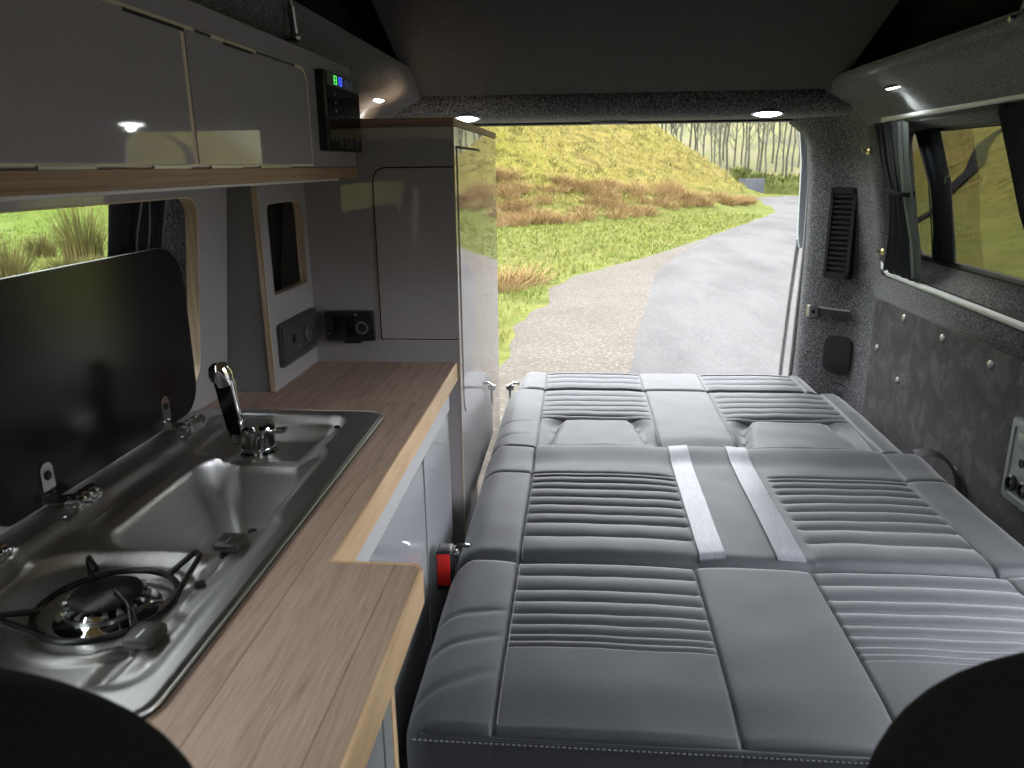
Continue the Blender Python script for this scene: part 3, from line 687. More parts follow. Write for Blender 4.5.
for t, w, th_ in ((.02, .006, .0062), (.3, .0105, .0085), (.7, .0118, .0095), (.95, .0122, .0102)):
    c = pb + d * t; secs.append([(c.x - w, c.y - th_, c.z), (c.x + w, c.y - th_, c.z), (c.x + w, c.y - th_ + .002, c.z), (c.x - w, c.y - th_ + .002, c.z)])
loft(bm, secs); make('spout_inlay', bm, M['gloss_black'], sp_, label='gloss black inlay of the spout')
bm = nb(); lathe(bm, [(0, -.014), (.013, -.014), (.0155, -.011), (.0155, -.002), (.0175, 0), (.0175, .008), (.014, .018), (.007, .023), (0, .024)], pt + Vector((-.001, -.004, .006)), (-.12, -.35, .9), 28); make('nozzle', bm, M['chrome'], sp_)

# ------------------------------------------------------------------ bed
def cushion(name, X0, X1, Y0, Y1, ztop, zbot, rl, rr_, rf, rb, rc, fn, xs, ys, mat, parent):
    def coordlist(a, b_, base, extra, r0, r1):
        s = set(); n = int((b_ - a) / base)
        for i in range(n + 1): s.add(round(a + (b_ - a) * i / n, 5))
        for k in range(7):
            s.add(round(a + r0 * (1 - cos(k / 6 * pi / 2)), 5)); s.add(round(b_ - r1 * (1 - cos(k / 6 * pi / 2)), 5))
        for e in extra:
            for dd in (-.007, -.004, -.002, 0, .002, .004, .007):
                if a < e + dd < b_: s.add(round(e + dd, 5))
        o = sorted(s); out = [o[0]]
        for v in o[1:]:
            if v - out[-1] > .0009: out.append(v)
        if out[-1] != o[-1]: out[-1] = o[-1]
        return out
    cx = coordlist(X0, X1, .013, xs, rl, rr_); cy = coordlist(Y0, Y1, .0075, ys, rf, rb)
    def drop(d, r): return 0 if d >= r or r <= 0 else r - sqrt(max(0, r * r - (r - d) ** 2))
    bm = nb(); V = []
    for x in cx:
        row = []
        for y in cy:
            X, Y = x, y
            ax = x - (X0 + rc) if x < X0 + rc else (x - (X1 - rc) if x > X1 - rc else 0); ay = y - (Y0 + rc) if y < Y0 + rc else (y - (Y1 - rc) if y > Y1 - rc else 0)
            if ax and ay:
                a, b_ = ax / rc, ay / rc; X += rc * (a * sqrt(1 - b_ * b_ / 2) - a); Y += rc * (b_ * sqrt(1 - a * a / 2) - b_)
            dr = sqrt(drop(x - X0, rl) ** 2 + drop(X1 - x, rr_) ** 2 + drop(y - Y0, rf) ** 2 + drop(Y1 - y, rb) ** 2)
            row.append(bm.verts.new((X, Y, max(zbot + .01, ztop - min(dr, .07) + fn(x, y)))))
        V.append(row)
    for i in range(len(cx) - 1):
        for j in range(len(cy) - 1): bm.faces.new((V[i][j], V[i + 1][j], V[i + 1][j + 1], V[i][j + 1]))
    nx, ny = len(cx), len(cy)
    per = [V[i][0] for i in range(nx)] + [V[-1][j] for j in range(1, ny)] + [V[i][-1] for i in range(nx - 2, -1, -1)] + [V[0][j] for j in range(ny - 2, 0, -1)]
    lo = [bm.verts.new((v.co.x, v.co.y, zbot)) for v in per]
    for k in range(len(per)): bm.faces.new((per[k], per[(k + 1) % len(per)], lo[(k + 1) % len(per)], lo[k]))
    bm.faces.new(lo)
    return make(name, bm, mat, parent, smooth=75)
def pleats(x, y, lines, spans, amp=.0062):
    for xa, xb in spans:
        if xa - .004 < x < xb + .004:
            edge = sstep(xa - .003, xa + .012, x) * (1 - sstep(xb - .012, xb + .003, x))
            for a, b_ in zip(lines, lines[1:]):
                if a <= y <= b_:
                    t = (y - a) / (b_ - a); h = min(amp, .26 * (b_ - a))
                    return edge * (h * (max(0, 1 - (2 * t - 1) ** 2) ** .7) - h * .75)
    return 0
def groove(d, w, dep): return -dep * exp(-(d / w) ** 2)
S1, S2, S3, S4 = -.103, .213, .415, .745
def seams(x, lst): return sum(groove(x - s, .0026, .0045) for s in lst)
def crown(x, lst, h=.0045):
    for a, b_ in zip(lst, lst[1:]):
        if a <= x <= b_: return h * (1 - abs(2 * (x - a) / (b_ - a) - 1) ** 4)
    return 0
def wob(x, y, s=1): return .0022 * s * mn.noise((x * 7, y * 6, 3.3)) + .0012 * s * mn.noise((x * 18, y * 14, 1.3))
def puckers(x, y, side, ys):
    if x > S1: return 0
    h = 0
    for yy, k in ys: h += -.0028 * exp(-((y - yy - k * (x - S1)) / .007) ** 2) * sstep(S1, S1 - .03, x)
    return h
bed = thing('sofa_bed', 'charcoal pleated sofa bed folded out flat between the cupboards and the right wall', 'bed', (.325, 1.6, .10))
BXA, BXB = -.227, .865
PA = [1.002, 1.018, 1.036, 1.064, 1.093, 1.130, 1.166, 1.214, 1.258]
def fA(x, y):
    return seams(x, (S1, S2, S3, S4)) + crown(x, (BXA, S1, S2, S3, S4, BXB)) + pleats(x, y, PA, ((S1, S2), (S3, S4))) + wob(x, y) + puckers(x, y, 0, ((1.10, .25), (1.035, .45), (.95, .6))) - .006 * sstep(.93, .83, y)
ca = cushion('seat_cushion', BXA, BXB, .823, 1.274, .555, .40, .055, .04, .014, .028, .05, fA, (S1, S2, S3, S4), PA, M['fabric'], bed)
bm = nb()
def st_y(x): return .8035
k = 0; x = BXA + .02
while x < BXB - .03:
    box(bm, x, x + .0042, .8212, .8236, .5338, .5350); x += .0072
make('stitching', bm, M['thread'], ca, smooth=0, label='pale stitched line along the front edge')
bm = nb(); tube(bm, [(BXA + .03, .8255, .5395), (.3, .8235, .5395), (BXB - .03, .8255, .5395)], .003, 8); make('piping', bm, M['fabric'], ca)
def thread(nm, par, xs_, y0, y1, z):
    for x in xs_:
        bm = nb(); tube(bm, [(x + .0045, lerp(y0, y1, i / 50), z(x + .0045, lerp(y0, y1, i / 50)) + .0004) for i in range(51)], .0006, 5); make(nm, bm, M['thread'], par)
def rdrop(d, r): return 0 if d >= r else r - sqrt(max(0, r * r - (r - d) ** 2))
thread('seam_thread', ca, (S1,), .84, 1.262, lambda x, y: .555 - sqrt(rdrop(y - .823, .014) ** 2 + rdrop(1.274 - y, .028) ** 2) + fA(x, y))
PB = [1.292, 1.370, 1.427, 1.469, 1.513, 1.554, 1.597, 1.631, 1.664, 1.685]
def fB(x, y):
    h = seams(x, (S1, S4)) + crown(x, (BXA, S1, S2 + .012, S3 + .01, S4, BXB), .005) + pleats(x, y, PB, ((S1, S2 + .015), (S3 + .02, S4)), .007) + wob(x, y)
    return h + groove(y - 1.685, .006, .004) * (1 if x < S2 or x > S3 + .03 else 0) + .013 * sstep(1.74, 1.838, y) * (1 if S1 < x < S4 else .4)
cb_ = cushion('backrest_cushion', BXA, BXB, 1.280, 1.852, .553, .40, .055, .05, .030, .015, .04, fB, (S1, S2 + .015, S3 + .02, S4), PB, M['fabric'], bed)
def zB(x, y):
    r = .0; d0 = y - 1.280; d1 = 1.852 - y
    def dr(d, r): return 0 if d >= r else r - sqrt(max(0, r * r - (r - d) ** 2))
    return .553 - dr(d0, .030) - dr(d1, .015) + fB(x, y)
thread('seam_thread', cb_, (S1,), 1.292, 1.842, zB)
for a0, a1 in ((.229, .275), (.368, .419)):
    bm = nb(); ys = [1.295 + (1.842 - 1.295) * i / 60 for i in range(61)]
    loft(bm, [[(a0, y, zB(a0, y) + .0008), (a0, y, zB(a0, y) + .0035), (a1, y, zB(a1, y) + .0035), (a1, y, zB(a1, y) + .0008)] for y in ys])
    make('strap', bm, M['web'], cb_, smooth=60, label='silver grey elastic strap')
PC = [2.095, 2.122, 2.166, 2.215, 2.266, 2.320, 2.378]
def trap(x, y, q):      # signed distance to the headrest pad outline
    (xa, xb), (xc, xd), y1 = q
    t = (y - 1.84) / (y1 - 1.84); l = lerp(xa, xc, t); r = lerp(xb, xd, t)
    dx = max(l - x, x - r); dy = y - y1
    k = .035; ax, ay = dx + k, dy + k
    return hypot(max(ax, 0), max(ay, 0)) + min(max(ax, ay), 0) - k
PADS = (((-.082, .200), (-.048, .160), 2.080), ((.420, .735), (.468, .690), 2.085))
def fC(x, y):
    h = seams(x, (S1, S2 + .004, S3 - .004, S4 + .01)) + crown(x, (BXA, S1, S2, S3, S4, BXB), .0045) + wob(x, y, 1.3)
    ps = min(trap(x, y, PADS[0]), trap(x, y, PADS[1]))
    inz = (S1 < x < S2) or (S3 < x < S4 + .01)
    if inz:
        if ps > 0: h -= .022 * exp(-(ps / .030) ** 2) * (1 if y < 2.16 else max(0, 1 - (y - 2.16) / .05))
        else: h += -.030 * exp(-(ps / .009) ** 2) + .004
    h += pleats(x, y, PC, ((S1, S2), (S3, S4 + .01))) * (1 if ps > .004 else 0)
    h += puckers(x, y, 0, ((2.06, .12), (1.95, .2)))
    if S2 < x < S3: h -= .012 * sstep(1.95, 1.86, y)
    return h
cc_ = cushion('headrest_cushion', BXA, BXB - .028, 1.854, 2.392, .555, .42, .06, .055, .013, .022, .05, fC, (S1, S2 + .004, S3 - .004, S4 + .01), PC, M['fabric'], bed)
# frame, belts and hinges belong to the bed
bm = nb(); box(bm, -.17, .83, .83, 2.36, .10, .395, .004, 1); make('base_frame', bm, M['plastic'], bed)
bm = nb(); box(bm, -.15, .81, .87, 2.3, .02, .10); make('plinth', bm, M['gap'], bed, smooth=0)
def hinge(x, y, z, s):
    bm = nb(); box(bm, x - .004, x + .004, y - .012, y + .012, z - .06, z + .012, .002, 1)
    tube(bm, [(x - s * .008, y - .016, z + .008), (x + s * .012, y + .004, z + .016), (x + s * .028, y + .012, z + .010)], .004, 8)
    tube(bm, [(x - .012, y, z), (x + .012, y, z)], .009, 12)
    make('hinge', bm, M['chrome'], bed, label='bare metal bed hinge')
hinge(-.228, 1.290, .552, 1); hinge(-.218, 2.412, .552, 1); hinge(.838, 2.43, .556, -1)
bk = nb()
bm = nb(); c = Vector((-.222, 1.235, .525))
box(bm, -.252, -.222, 1.240, 1.280, .500, .580, .006, 3); b1 = make('belt_buckle', bm, M['plastic'], bed)
bm = nb(); box(bm, -.2495, -.2255, 1.2365, 1.2415, .514, .576, .002, 2); make('red_button', bm, M['red'], b1, label='red release button')
bk.free()
bm = nb(); pts = [(.845, 1.880, .545), (.872, 1.862, .556), (.895, 1.840, .550), (.912, 1.800, .520), (.918, 1.77, .45)]
loft(bm, [[(x, y - .020, z), (x, y + .022, z + .004), (x + .003, y + .022, z + .007), (x + .003, y - .020, z + .003)] for x, y, z in pts]); make('seat_belt', bm, M['belt'], bed, smooth=60)
# loose rear section
PD = [2.402, 2.421, 2.478, 2.535, 2.585]
def fD(x, y): return seams(x, (S1, S2, S3 - .006, .72)) + crown(x, (-.20, S1, S2, S3, .72, .80), .004) + pleats(x, y, PD, ((S1, S2), (S3, .72))) + wob(x, y)
ex = thing('mattress_extension', 'narrow pleated charcoal cushion closing the bed at the tailgate end', 'cushion', (.3, 2.5, .42))
cushion('cushion', -.200, .790, 2.398, 2.625, .553, .43, .05, .07, .02, .03, .05, fD, (S1, S2, S3 - .006, .72), PD, M['fabric'], ex)
make('board', box(nb(), -.17, .74, 2.385, 2.60, .405, .43), M['plastic'], ex, smooth=0)
make('leg', box(nb(), -.12, -.08, 2.45, 2.49, .02, .405), M['plastic'], ex, smooth=0); make('leg', box(nb(), .64, .68, 2.45, 2.49, .02, .405), M['plastic'], ex, smooth=0)

# ------------------------------------------------------------------ front seats, seen from behind
def front_seat(cx, label, topz, half, yc, grp=None):
    t = thing('front_seat', label, 'seat', (cx, yc, .02))
    bm = nb(); rings = []
    for z, k in ((.40, .96), (.6, 1.0), (.8, 1.0), (topz - .14, .985), (topz - .075, .95), (topz - .035, .86), (topz - .012, .70), (topz, .45)):
        w = half * k; th = .075 if z < topz - .05 else .075 * sqrt(max(.05, (topz + .004 - z) / .055))
        th = min(th, .075)
        rings.append([(cx + a * w, yc + b_ * th - .12 * (.9 - z), z) for a, b_ in rrect(-1, 1, -1, 1, .6, 5)])
    loft(bm, rings); o = make('backrest', bm, M['seat'], t, smooth=75)
    s = o.modifiers.new('round', 'SUBSURF'); s.levels = s.render_levels = 2
    bm = nb(); box(bm, cx - half * .95, cx + half * .95, yc - .62, yc - .1, .30, .44, .05, 4); make('seat_base', bm, M['seat'], t)
    bm = nb(); box(bm, cx - half * .6, cx + half * .6, yc - .5, yc - .15, .02, .30, .01, 1); make('pedestal', bm, M['plastic'], t)
front_seat(-.385, 'black front seat shoulder at the lower left, in front of the hob', 1.066, .256, .205)
front_seat(.425, 'black front seat shoulder at the lower right, before the bed', 1.050, .300, .285)
# ------------------------------------------------------------------ fittings on the right wall
def wx(z): return interp([(.3, .940), (.835, .938), (.90, .922), (.918, .928), (1.02, .908), (1.15, .884), (1.27, .862), (1.357, .846)], z)
tpn = thing('side_trim_panel', 'dark mottled suede-like trim panel bolted to the right wall beside the bed', 'panel', (.93, 1.9, .35))
bm = nb(); prism(bm, rrect(1.30, 2.455, .30, .846, [.01, .01, .02, .01], 4), 'x', .921, .936); make('board', bm, M['suede'], tpn)
for y, z in ((2.233, .826), (1.992, .820), (1.752, .812), (2.222, .645), (1.836, .523), (2.40, .70)):
    bm = nb(); lathe(bm, [(0, 0), (.0105, 0), (.0095, .0035), (.005, .006), (0, .0065)], (.921, y, z), (-1, 0, 0), 18); make('bolt', bm, M['dull_metal'], tpn)
spr = thing('socket_plate', 'silver grey plate with two sockets and a switch on the right wall by the bed', 'socket', (.92, 1.58, .65))
bm = nb(); prism(bm, rrect(1.496, 1.612, .560, .738, .012, 4), 'x', .910, .9215); pl = make('plate', bm, M['silver_plastic'], spr)
bm = nb(); ring_prism(bm, rrect(1.502, 1.606, .566, .732, .010, 4), rrect(1.512, 1.596, .576, .722, .008, 4), 'x', .907, .911); make('plate_rim', bm, M['silver_plastic'], pl)
for y, z, r in ((1.574, .602, .017), (1.530, .604, .017)):
    bm = nb(); lathe(bm, [(r * .72, 0), (r, 0), (r, .007), (r * .85, .009), (r * .72, .009)], (.910, y, z), (-1, 0, 0), 24); so_ = make('socket', bm, M['plastic'], spr)
    bm = nb(); lathe(bm, [(r * .35, 0), (r * .68, 0), (r * .68, .004), (r * .35, .004)], (.910, y, z), (-1, 0, 0), 20); box(bm, .905, .910, y - .001, y + .001, z - .011, z + .011); box(bm, .905, .910, y - .011, y + .011, z - .001, z + .001); make('contact', bm, M['chrome'], so_)
bm = nb(); lathe(bm, [(0, 0), (.009, 0), (.009, .002), (0, .002)], (.910, 1.556, .652), (-1, 0, 0), 20); make('usb_port', bm, M['gap'], spr)
bm = nb(); box(bm, .903, .911, 1.528, 1.574, .682, .716, .003, 2); make('switch', bm, M['silver_plastic'], spr)
# curtain rails
def rail(pts, label):
    t = tag(make('curtain_rail', tube(nb(), pts, .0085, 10), M['alu'], smooth=60), label, 'curtain rail'); return t
ru = rail([(.862, 2.375, 1.342), (.848, 2.358, 1.360), (.838, 2.33, 1.3635), (.838, 2.0, 1.3655), (.838, 1.62, 1.370), (.838, 1.44, 1.371)], 'pale upper curtain rail above the right window')
make('groove', tube(nb(), [(.840, 2.32, 1.353), (.840, 2.0, 1.355), (.840, 1.44, 1.361)], .004, 8), M['gap'], ru)
rl = rail([(.922, 2.435, .965), (.918, 2.42, .945), (.920, 2.38, .930), (.922, 2.30, .928), (.922, 1.69, .918), (.922, 1.44, .914)], 'pale lower curtain rail along the right window sill')
make('groove', tube(nb(), [(.928, 2.33, .935), (.928, 1.69, .925), (.928, 1.44, .921)], .004, 8), M['gap'], rl)
# curtains
def curtain(name, label, yc, wd, xtab, z0, z1, nf, amp, mat, tie=None, hem=0):
    """yc, wd: centre and width along the wall against height; xtab: offset from it"""
    t = thing(name, label, 'curtain', (interp(xtab, z0), interp(yc, z0), z0))
    nu, nv = nf * 10 + 1, 36
    def f(u, v):
        z = lerp(z0, z1, v); w = interp(wd, z); x = interp(xtab, z); y = interp(yc, z)
        a = amp * min(1, .75 + .5 * abs(v - .5)) * (.75 + .4 * mn.noise((u * 5, 1.7, 0)))
        ph = 2 * pi * nf * u
        return (x - a * cos(ph) + .003 * sin(ph * .37 + v * 4), y + (.5 - u) * w + .004 * sin(ph), z + hem * (1 - v) * sin(ph * .5) * .004)
    bm = nb(); grid(bm, f, nu, nv); make('cloth', bm, mat, t, solid=.0016, smooth=75)
    if tie:
        z, r = tie; w = interp(wd, z); x = interp(xtab, z); y = interp(yc, z)
        pts = [(x + r * a, y + (w / 2 + .006) * b_, z + .006 * b_) for a, b_ in rrect(-1, 1, -1, 1, .7, 5)]
        bm = nb(); R = [[bm.verts.new((p[0], p[1], p[2] + h)) for p in pts] for h in (-.006, .006)]; n = len(pts)
        for k in range(n): bm.faces.new((R[0][k], R[0][(k + 1) % n], R[1][(k + 1) % n], R[1][k]))
        make('tieback', bm, M['canvas'], t, solid=.003, smooth=60)
    return t
c1 = curtain('curtain', 'black gathered curtain tied back at the rear end of the right window', [(.935, 2.272), (1.05, 2.25), (1.172, 2.232), (1.25, 2.255), (1.352, 2.268)],
        [(.935, .215), (1.05, .165), (1.172, .120), (1.25, .145), (1.352, .165)], [(.935, .917), (1.05, .898), (1.172, .866), (1.27, .850), (1.352, .838)], .938, 1.354, 8, .017, M['curtain'], (1.172, .022), 1)
bm = nb()   # pale lining folded out along the leading edge
def lf(u, v):
    z = lerp(.945, 1.350, v); yy = interp([(.935, 2.272), (1.05, 2.25), (1.172, 2.232), (1.25, 2.255), (1.352, 2.268)], z) - .5 * interp([(.935, .215), (1.05, .165), (1.172, .120), (1.25, .145), (1.352, .165)], z)
    return (interp([(.935, .917), (1.05, .898), (1.172, .866), (1.27, .850), (1.352, .838)], z) - .014 + .018 * u, yy + .010 - .022 * u, z)
grid(bm, lf, 4, 24); make('lining', bm, M['lining'], c1, solid=.0014, label='pale grey lining edge')
curtain('curtain', 'black curtain hanging at the near end of the right window', [(.94, 1.43), (1.15, 1.53), (1.36, 1.57)], [(.94, .20), (1.15, .23), (1.36, .26)],
        [(.935, .915), (1.172, .872), (1.352, .838)], .94, 1.358, 8, .012, M['curtain'])
c3 = curtain('curtain', 'dark form with a pale edge in the window recess, standing in for a curtain reflection', [(.98, 2.150), (1.06, 2.137), (1.20, 2.128), (1.33, 2.178)],
        [(.98, .115), (1.06, .120), (1.20, .125), (1.33, .135)], [(.98, .972), (1.2, .925), (1.33, .897)], .990, 1.328, 4, .006, M['curtain_reflection'])  # dark form, edge band and catch model the tied curtain's reflection as solids
bm = nb()
grid(bm, lambda u, v: (interp([(.98, .966), (1.2, .919), (1.33, .891)], lerp(.99, 1.325, v)), interp([(.98, 2.2075), (1.06, 2.197), (1.2, 2.19), (1.33, 2.246)], lerp(.99, 1.325, v)) + .003 - .006 * u, lerp(.99, 1.325, v)), 2, 20)
make('edge_band', bm, M['lining'], c3, solid=.002, label='pale edge band')
make('catch', box(nb(), .905, .915, 2.055, 2.068, 1.195, 1.215, .002, 1), M['plastic'], c3)
# left window drape
cl = curtain('curtain', 'black curtain drawn aside at the rear end of the left window, behind the sink lid', [(.95, 1.133), (1.26, 1.133)], [(.95, .155), (1.26, .155)], [(.95, -.705), (1.26, -.645)], .955, 1.25, 5, .008, M['canvas'])
bm = nb()
for y0, y1 in ((1.125, 1.115), (1.135, 1.150), (1.19, 1.19)): tube(bm, [(-.690, y0 - .012, .96), (-.650, y1 - .012, 1.16), (-.632, y0 - .010, 1.24)], .0016, 6)
make('fold_edge', bm, M['lining'], cl)
# hooks
for y, z, lab in ((2.452, 1.281, 'small brass curtain hook high on the rear pillar beside the tied curtain'), (2.408, .992, 'small brass hook low beside the foot of the tied curtain')):
    x = interp([(.9, .92), (1.0, .905), (1.28, .848)], z)
    t = thing('hook', lab, 'hook', (x, y, z))
    bm = nb(); lathe(bm, [(0, 0), (.010, 0), (.009, .003), (.004, .005), (0, .006)], (x, y, z), (-1, -.3, 0), 14); make('plate', bm, M['brass'], t)
    bm = nb(); tube(bm, [(x - .004, y, z), (x - .018, y - .004, z), (x - .022, y - .005, z + .008)], .0028, 8); make('pin', bm, M['brass'], t)
# pillar vent, catch and cover plate: on the slanting face of the rear pillar
vn = thing('air_vent', 'tall black slatted air vent on the rear pillar', 'vent', (.83, 2.58, 1.03))
VA, VB = Vector((.806, 2.610, 0)), Vector((.866, 2.550, 0)); vd = (VB - VA).normalized(); vnrm = Vector((vd.y, -vd.x, 0)); vnrm = vnrm if vnrm.y < 0 else -vnrm
def vp(s, z, d): p = VA + vd * s + vnrm * d; return (p.x + .000 * z, p.y, z)
def vbox(bm, s0, s1, z0, z1, d0, d1, sh=0):
    loft(bm, [[vp(s0 + sh0, z, d0), vp(s1 + sh0, z, d0), vp(s1 + sh0, z, d1), vp(s0 + sh0, z, d1)] for z, sh0 in ((z0, sh), (z1, sh))])
W = (VB - VA).length
bm = nb(); vbox(bm, 0, W, .888, 1.175, -.03, .002); make('backing', bm, M['gap'], vn, smooth=0)
bm = nb(); vbox(bm, 0, .010, .888, 1.175, 0, .012); vbox(bm, W - .012, W, .888, 1.175, 0, .012); vbox(bm, 0, W, 1.155, 1.175, 0, .012); vbox(bm, 0, W, .888, .908, 0, .012); make('frame', bm, M['plastic'], vn, smooth=0)
for k in range(15):
    z = .917 + k * .0162; bm = nb(); vbox(bm, .012, W - .014, z, z + .0075, .001, .010); make('slat', bm, M['plastic'], vn, smooth=0)
ct = thing('catch', 'metal striker catch with a black strap on the rear pillar', 'catch', (.79, 2.62, .77))
A = Vector((.780, 2.665, .772))
bm = nb(); box(bm, .772, .804, 2.628, 2.668, .750, .790, .003, 1); make('striker', bm, M['dull_metal'], ct)
bm = nb(); box(bm, .782, .791, 2.6255, 2.630, .764, .776); make('slot', bm, M['gap'], ct, smooth=0)
bm = nb(); loft(bm, [[(x, y - .004, .758), (x, y + .012, .758), (x, y + .012, .785), (x, y - .004, .785)] for x, y in ((.800, 2.636), (.83, 2.596), (.878, 2.556))]); sb = make('strap', bm, M['plastic'], ct)
bm = nb(); loft(bm, [[(x, y - .0048, z), (x, y + .005, z), (x, y + .005, z + .005), (x, y - .0048, z + .005)] for x, y, z in ((.800, 2.636, .783), (.83, 2.596, .783), (.878, 2.556, .783))]); make('strap_edge', bm, M['dull_metal'], sb)
bm = nb(); P = rrect(-.044, .044, -.062, .062, .028, 6); nrm = Vector((.62, .78, 0)).normalized(); u = Vector((nrm.y, -nrm.x, 0))
cpos = Vector((.862, 2.578, .635))
loft(bm, [[cpos + u * a + Vector((0, 0, b_)) - nrm * d for a, b_ in P] for d in (-.004, .004)])
tag(make('cover_plate', bm, M['plastic'], smooth=40), 'dark rounded blanking cover low on the rear pillar', 'cover')
# pale body edge and rubber seal of the tailgate opening
bm = nb()
loft(bm, [[(x, 2.735, z), (x + w, 2.735, z), (x + w, 2.75, z), (x, 2.75, z)] for z, x, w in ((1.375, .715, .02), (1.34, .722, .03), (1.25, .735, .05), (1.02, .743, .05), (.97, .752, .04))])
struct('trim_3', bm, M['paint'])
struct('trim_4', tube(nb(), [(.68, 2.712, 1.380), (.728, 2.712, 1.345), (.748, 2.712, 1.30), (.759, 2.712, 1.2), (.763, 2.712, 1.0), (.757, 2.712, .77), (.752, 2.712, .54), (.750, 2.712, .1)], .007, 8), M['seal'])
struct('trim_5', tube(nb(), [(.752, 2.755, 1.0), (.748, 2.760, .9), (.741, 2.760, .77), (.732, 2.760, .543), (.728, 2.76, .1)], .008, 8), M['seal'])
# header latch
la = thing('tailgate_latch', 'grey tailgate latch plate under the middle of the rear header', 'latch', (.09, 2.6, 1.37))
bm = nb(); box(bm, .035, .150, 2.600, 2.64, 1.376, 1.388, .001, 1); make('plate', bm, M['silver_plastic'], la)
bm = nb(); box(bm, .04, .158, 2.597, 2.64, 1.3875, 1.394); make('housing', bm, M['gap'], la, smooth=0)

# ------------------------------------------------------------------ lamps
def lamp(pos, ax, lab, ry=(0, 0), power=1.2, bezel=None, aim=None, size=(.036, .014)):
    t = thing('roof_lamp', lab, 'lamp', pos, 'roof spot lamps')
    p = Vector(pos); d = Vector(ax).normalized(); u = Vector(ry).normalized(); u = (u - d * u.dot(d)).normalized(); w = d.cross(u)
    a, b_ = size; n = 28
    def ringp(k, h): return [p + d * h + u * a * k * cos(2 * pi * i / n) + w * b_ * k * sin(2 * pi * i / n) for i in range(n)]
    bm = nb(); loft(bm, [ringp(1.25, -.004), ringp(1.25, .001), ringp(1.05, .003), ringp(1.0, .001)]); make('bezel', bm, M['chrome'], t)
    bm = nb(); loft(bm, [ringp(1.0, .0), ringp(1.0, .002), ringp(.7, .005)]); make('lens', bm, M['led'], t)
    L = bpy.data.lights.new('lamp_light', 'SPOT'); L.energy = power; L.color = (.9, 1, .97); L.spot_size = radians(150); L.spot_blend = .8; L.shadow_soft_size = .012
    lo = bpy.data.objects.new('lamp_light', L); COL.objects.link(lo); lo.parent = t; lo.location = d * .012
    lo.rotation_euler = d.to_track_quat('-Z', 'Y').to_euler()
def bar(x0, x1, y, z, lab):
    t = tag(make('lamp_rail', box(nb(), x0, x1, y, y + .05, z, z + .009, .002, 1), M['silver_plastic']), lab, 'trim')
lamp((-.355, 2.515, 1.3945), (0, -.45, -1), 'bright oval roof lamp at the left end of the rear header, over the tall cupboard', (1, 0, 0), 2.5, size=(.036, .016))
lamp((.563, 2.515, 1.3945), (0, -.45, -1), 'bright oval roof lamp at the right end of the rear header', (1, 0, 0), 2.5, size=(.040, .016))
lamp((.773, 2.105, 1.4295), (.1, 0, -1), 'bright roof lamp in the right roof edge above the tied curtain', (0, 1, 0), .7, size=(.050, .013))
lamp((-.547, 2.17, 1.4265), (.15, 0, -1), 'bright roof lamp in the left roof edge, half behind the control panel', (0, 1, 0), 3, size=(.050, .013))
lamp((.773, 1.05, 1.4295), (.1, 0, -1), 'added unseen fill lamp in the right roof edge above the open side door', (0, 1, 0), 6, size=(.050, .013))  # extra lamp out of view, lifts the kitchen side
lamp((.115, .05, 1.455), (0, .1, -1), 'added unseen fill lamp in the cab ceiling between the front seats', (1, 0, 0), 3, size=(.050, .02))  # extra unseen lamp, white fill for the front half

# ------------------------------------------------------------------ outdoors
G = -.55
HCX, HCY, HR = -14, 46, 24.3
def sp_(t, k): return k * math.log1p(math.exp(min(40, t / k)))
def terrain(x, y):
    r = hypot(x - HCX, y - HCY)
    nz = mn.noise((x * .12, y * .12, .5)) * .5 + mn.noise((x * .45, y * .45, 2.5)) * .22
    t1 = HR - r + .8 * mn.noise((x * .15, y * .15, 9)); h = .60 * sp_(t1, .5)
    h = min(h, 9 + .05 * h)
    t2 = x - 5 - .24 * y; h2 = .62 * sp_(t2, 1.2) * sstep(8, 17, y)
    t3 = y - 58 - .05 * x; h3 = .42 * sp_(t3, 3.0)
    t4 = -x - 26; h4 = .25 * sp_(t4, 3)
    t5 = -y - 22; h5 = .3 * sp_(t5, 3)
    hh = max(h, h2, h3) + h4 + h5
    k = sstep(.05, 1.5, hh)
    lawn = .5 * sstep(6, 16, -x - .2 * y) * .4
    return G + hh + nz * (.10 + .9 * k) * (.25 if hh < .03 else .8) + lawn * .3
ROAD_L = [(-.6, -14), (-.2, 2.5), (.10, 5.0), (.295, 6.775), (.533, 8.635), (.811, 10.668), (1.323, 14.13), (2.63, 18.77), (4.88, 24.4), (7.1, 30.0), (7.9, 33.0), (8.3, 36.0), (8.2, 40.0), (5.5, 44.5)]
ROAD_R = [(12, -14), (9, 2.5), (6.5, 5.0), (4.5, 6.8), (4.4, 8.7), (4.8, 10.7), (5.4, 13.6), (6.9, 17.9), (9.0, 22.6), (11.6, 28.2), (12.8, 32.5), (13.6, 37), (14.4, 42.5), (17, 47.0)]  # unseen stretch beside the van widened for neutral grey bounce light
GRAV_L = [(-1.6, -14), (-1.3, 2.5), (-.95, 5.0), (-.74, 6.75), (-.70, 8.6), (-.48, 10.6), (-.12, 13.0), (1.4, 16.0), (2.7, 18.9)]
def refine(pl, k=8):
    out = []
    for i in range(len(pl) - 1):
        p0, p1, p2, p3 = pl[max(i - 1, 0)], pl[i], pl[i + 1], pl[min(i + 2, len(pl) - 1)]
        for j in range(k):
            t = j / k
            out.append(tuple(.5 * ((2 * p1[c]) + (-p0[c] + p2[c]) * t + (2 * p0[c] - 5 * p1[c] + 4 * p2[c] - p3[c]) * t * t + (-p0[c] + 3 * p1[c] - 3 * p2[c] + p3[c]) * t ** 3) for c in (0, 1)))
    out.append(pl[-1]); return out
RL, RR, GL = refine(ROAD_L), refine(ROAD_R), refine(GRAV_L)
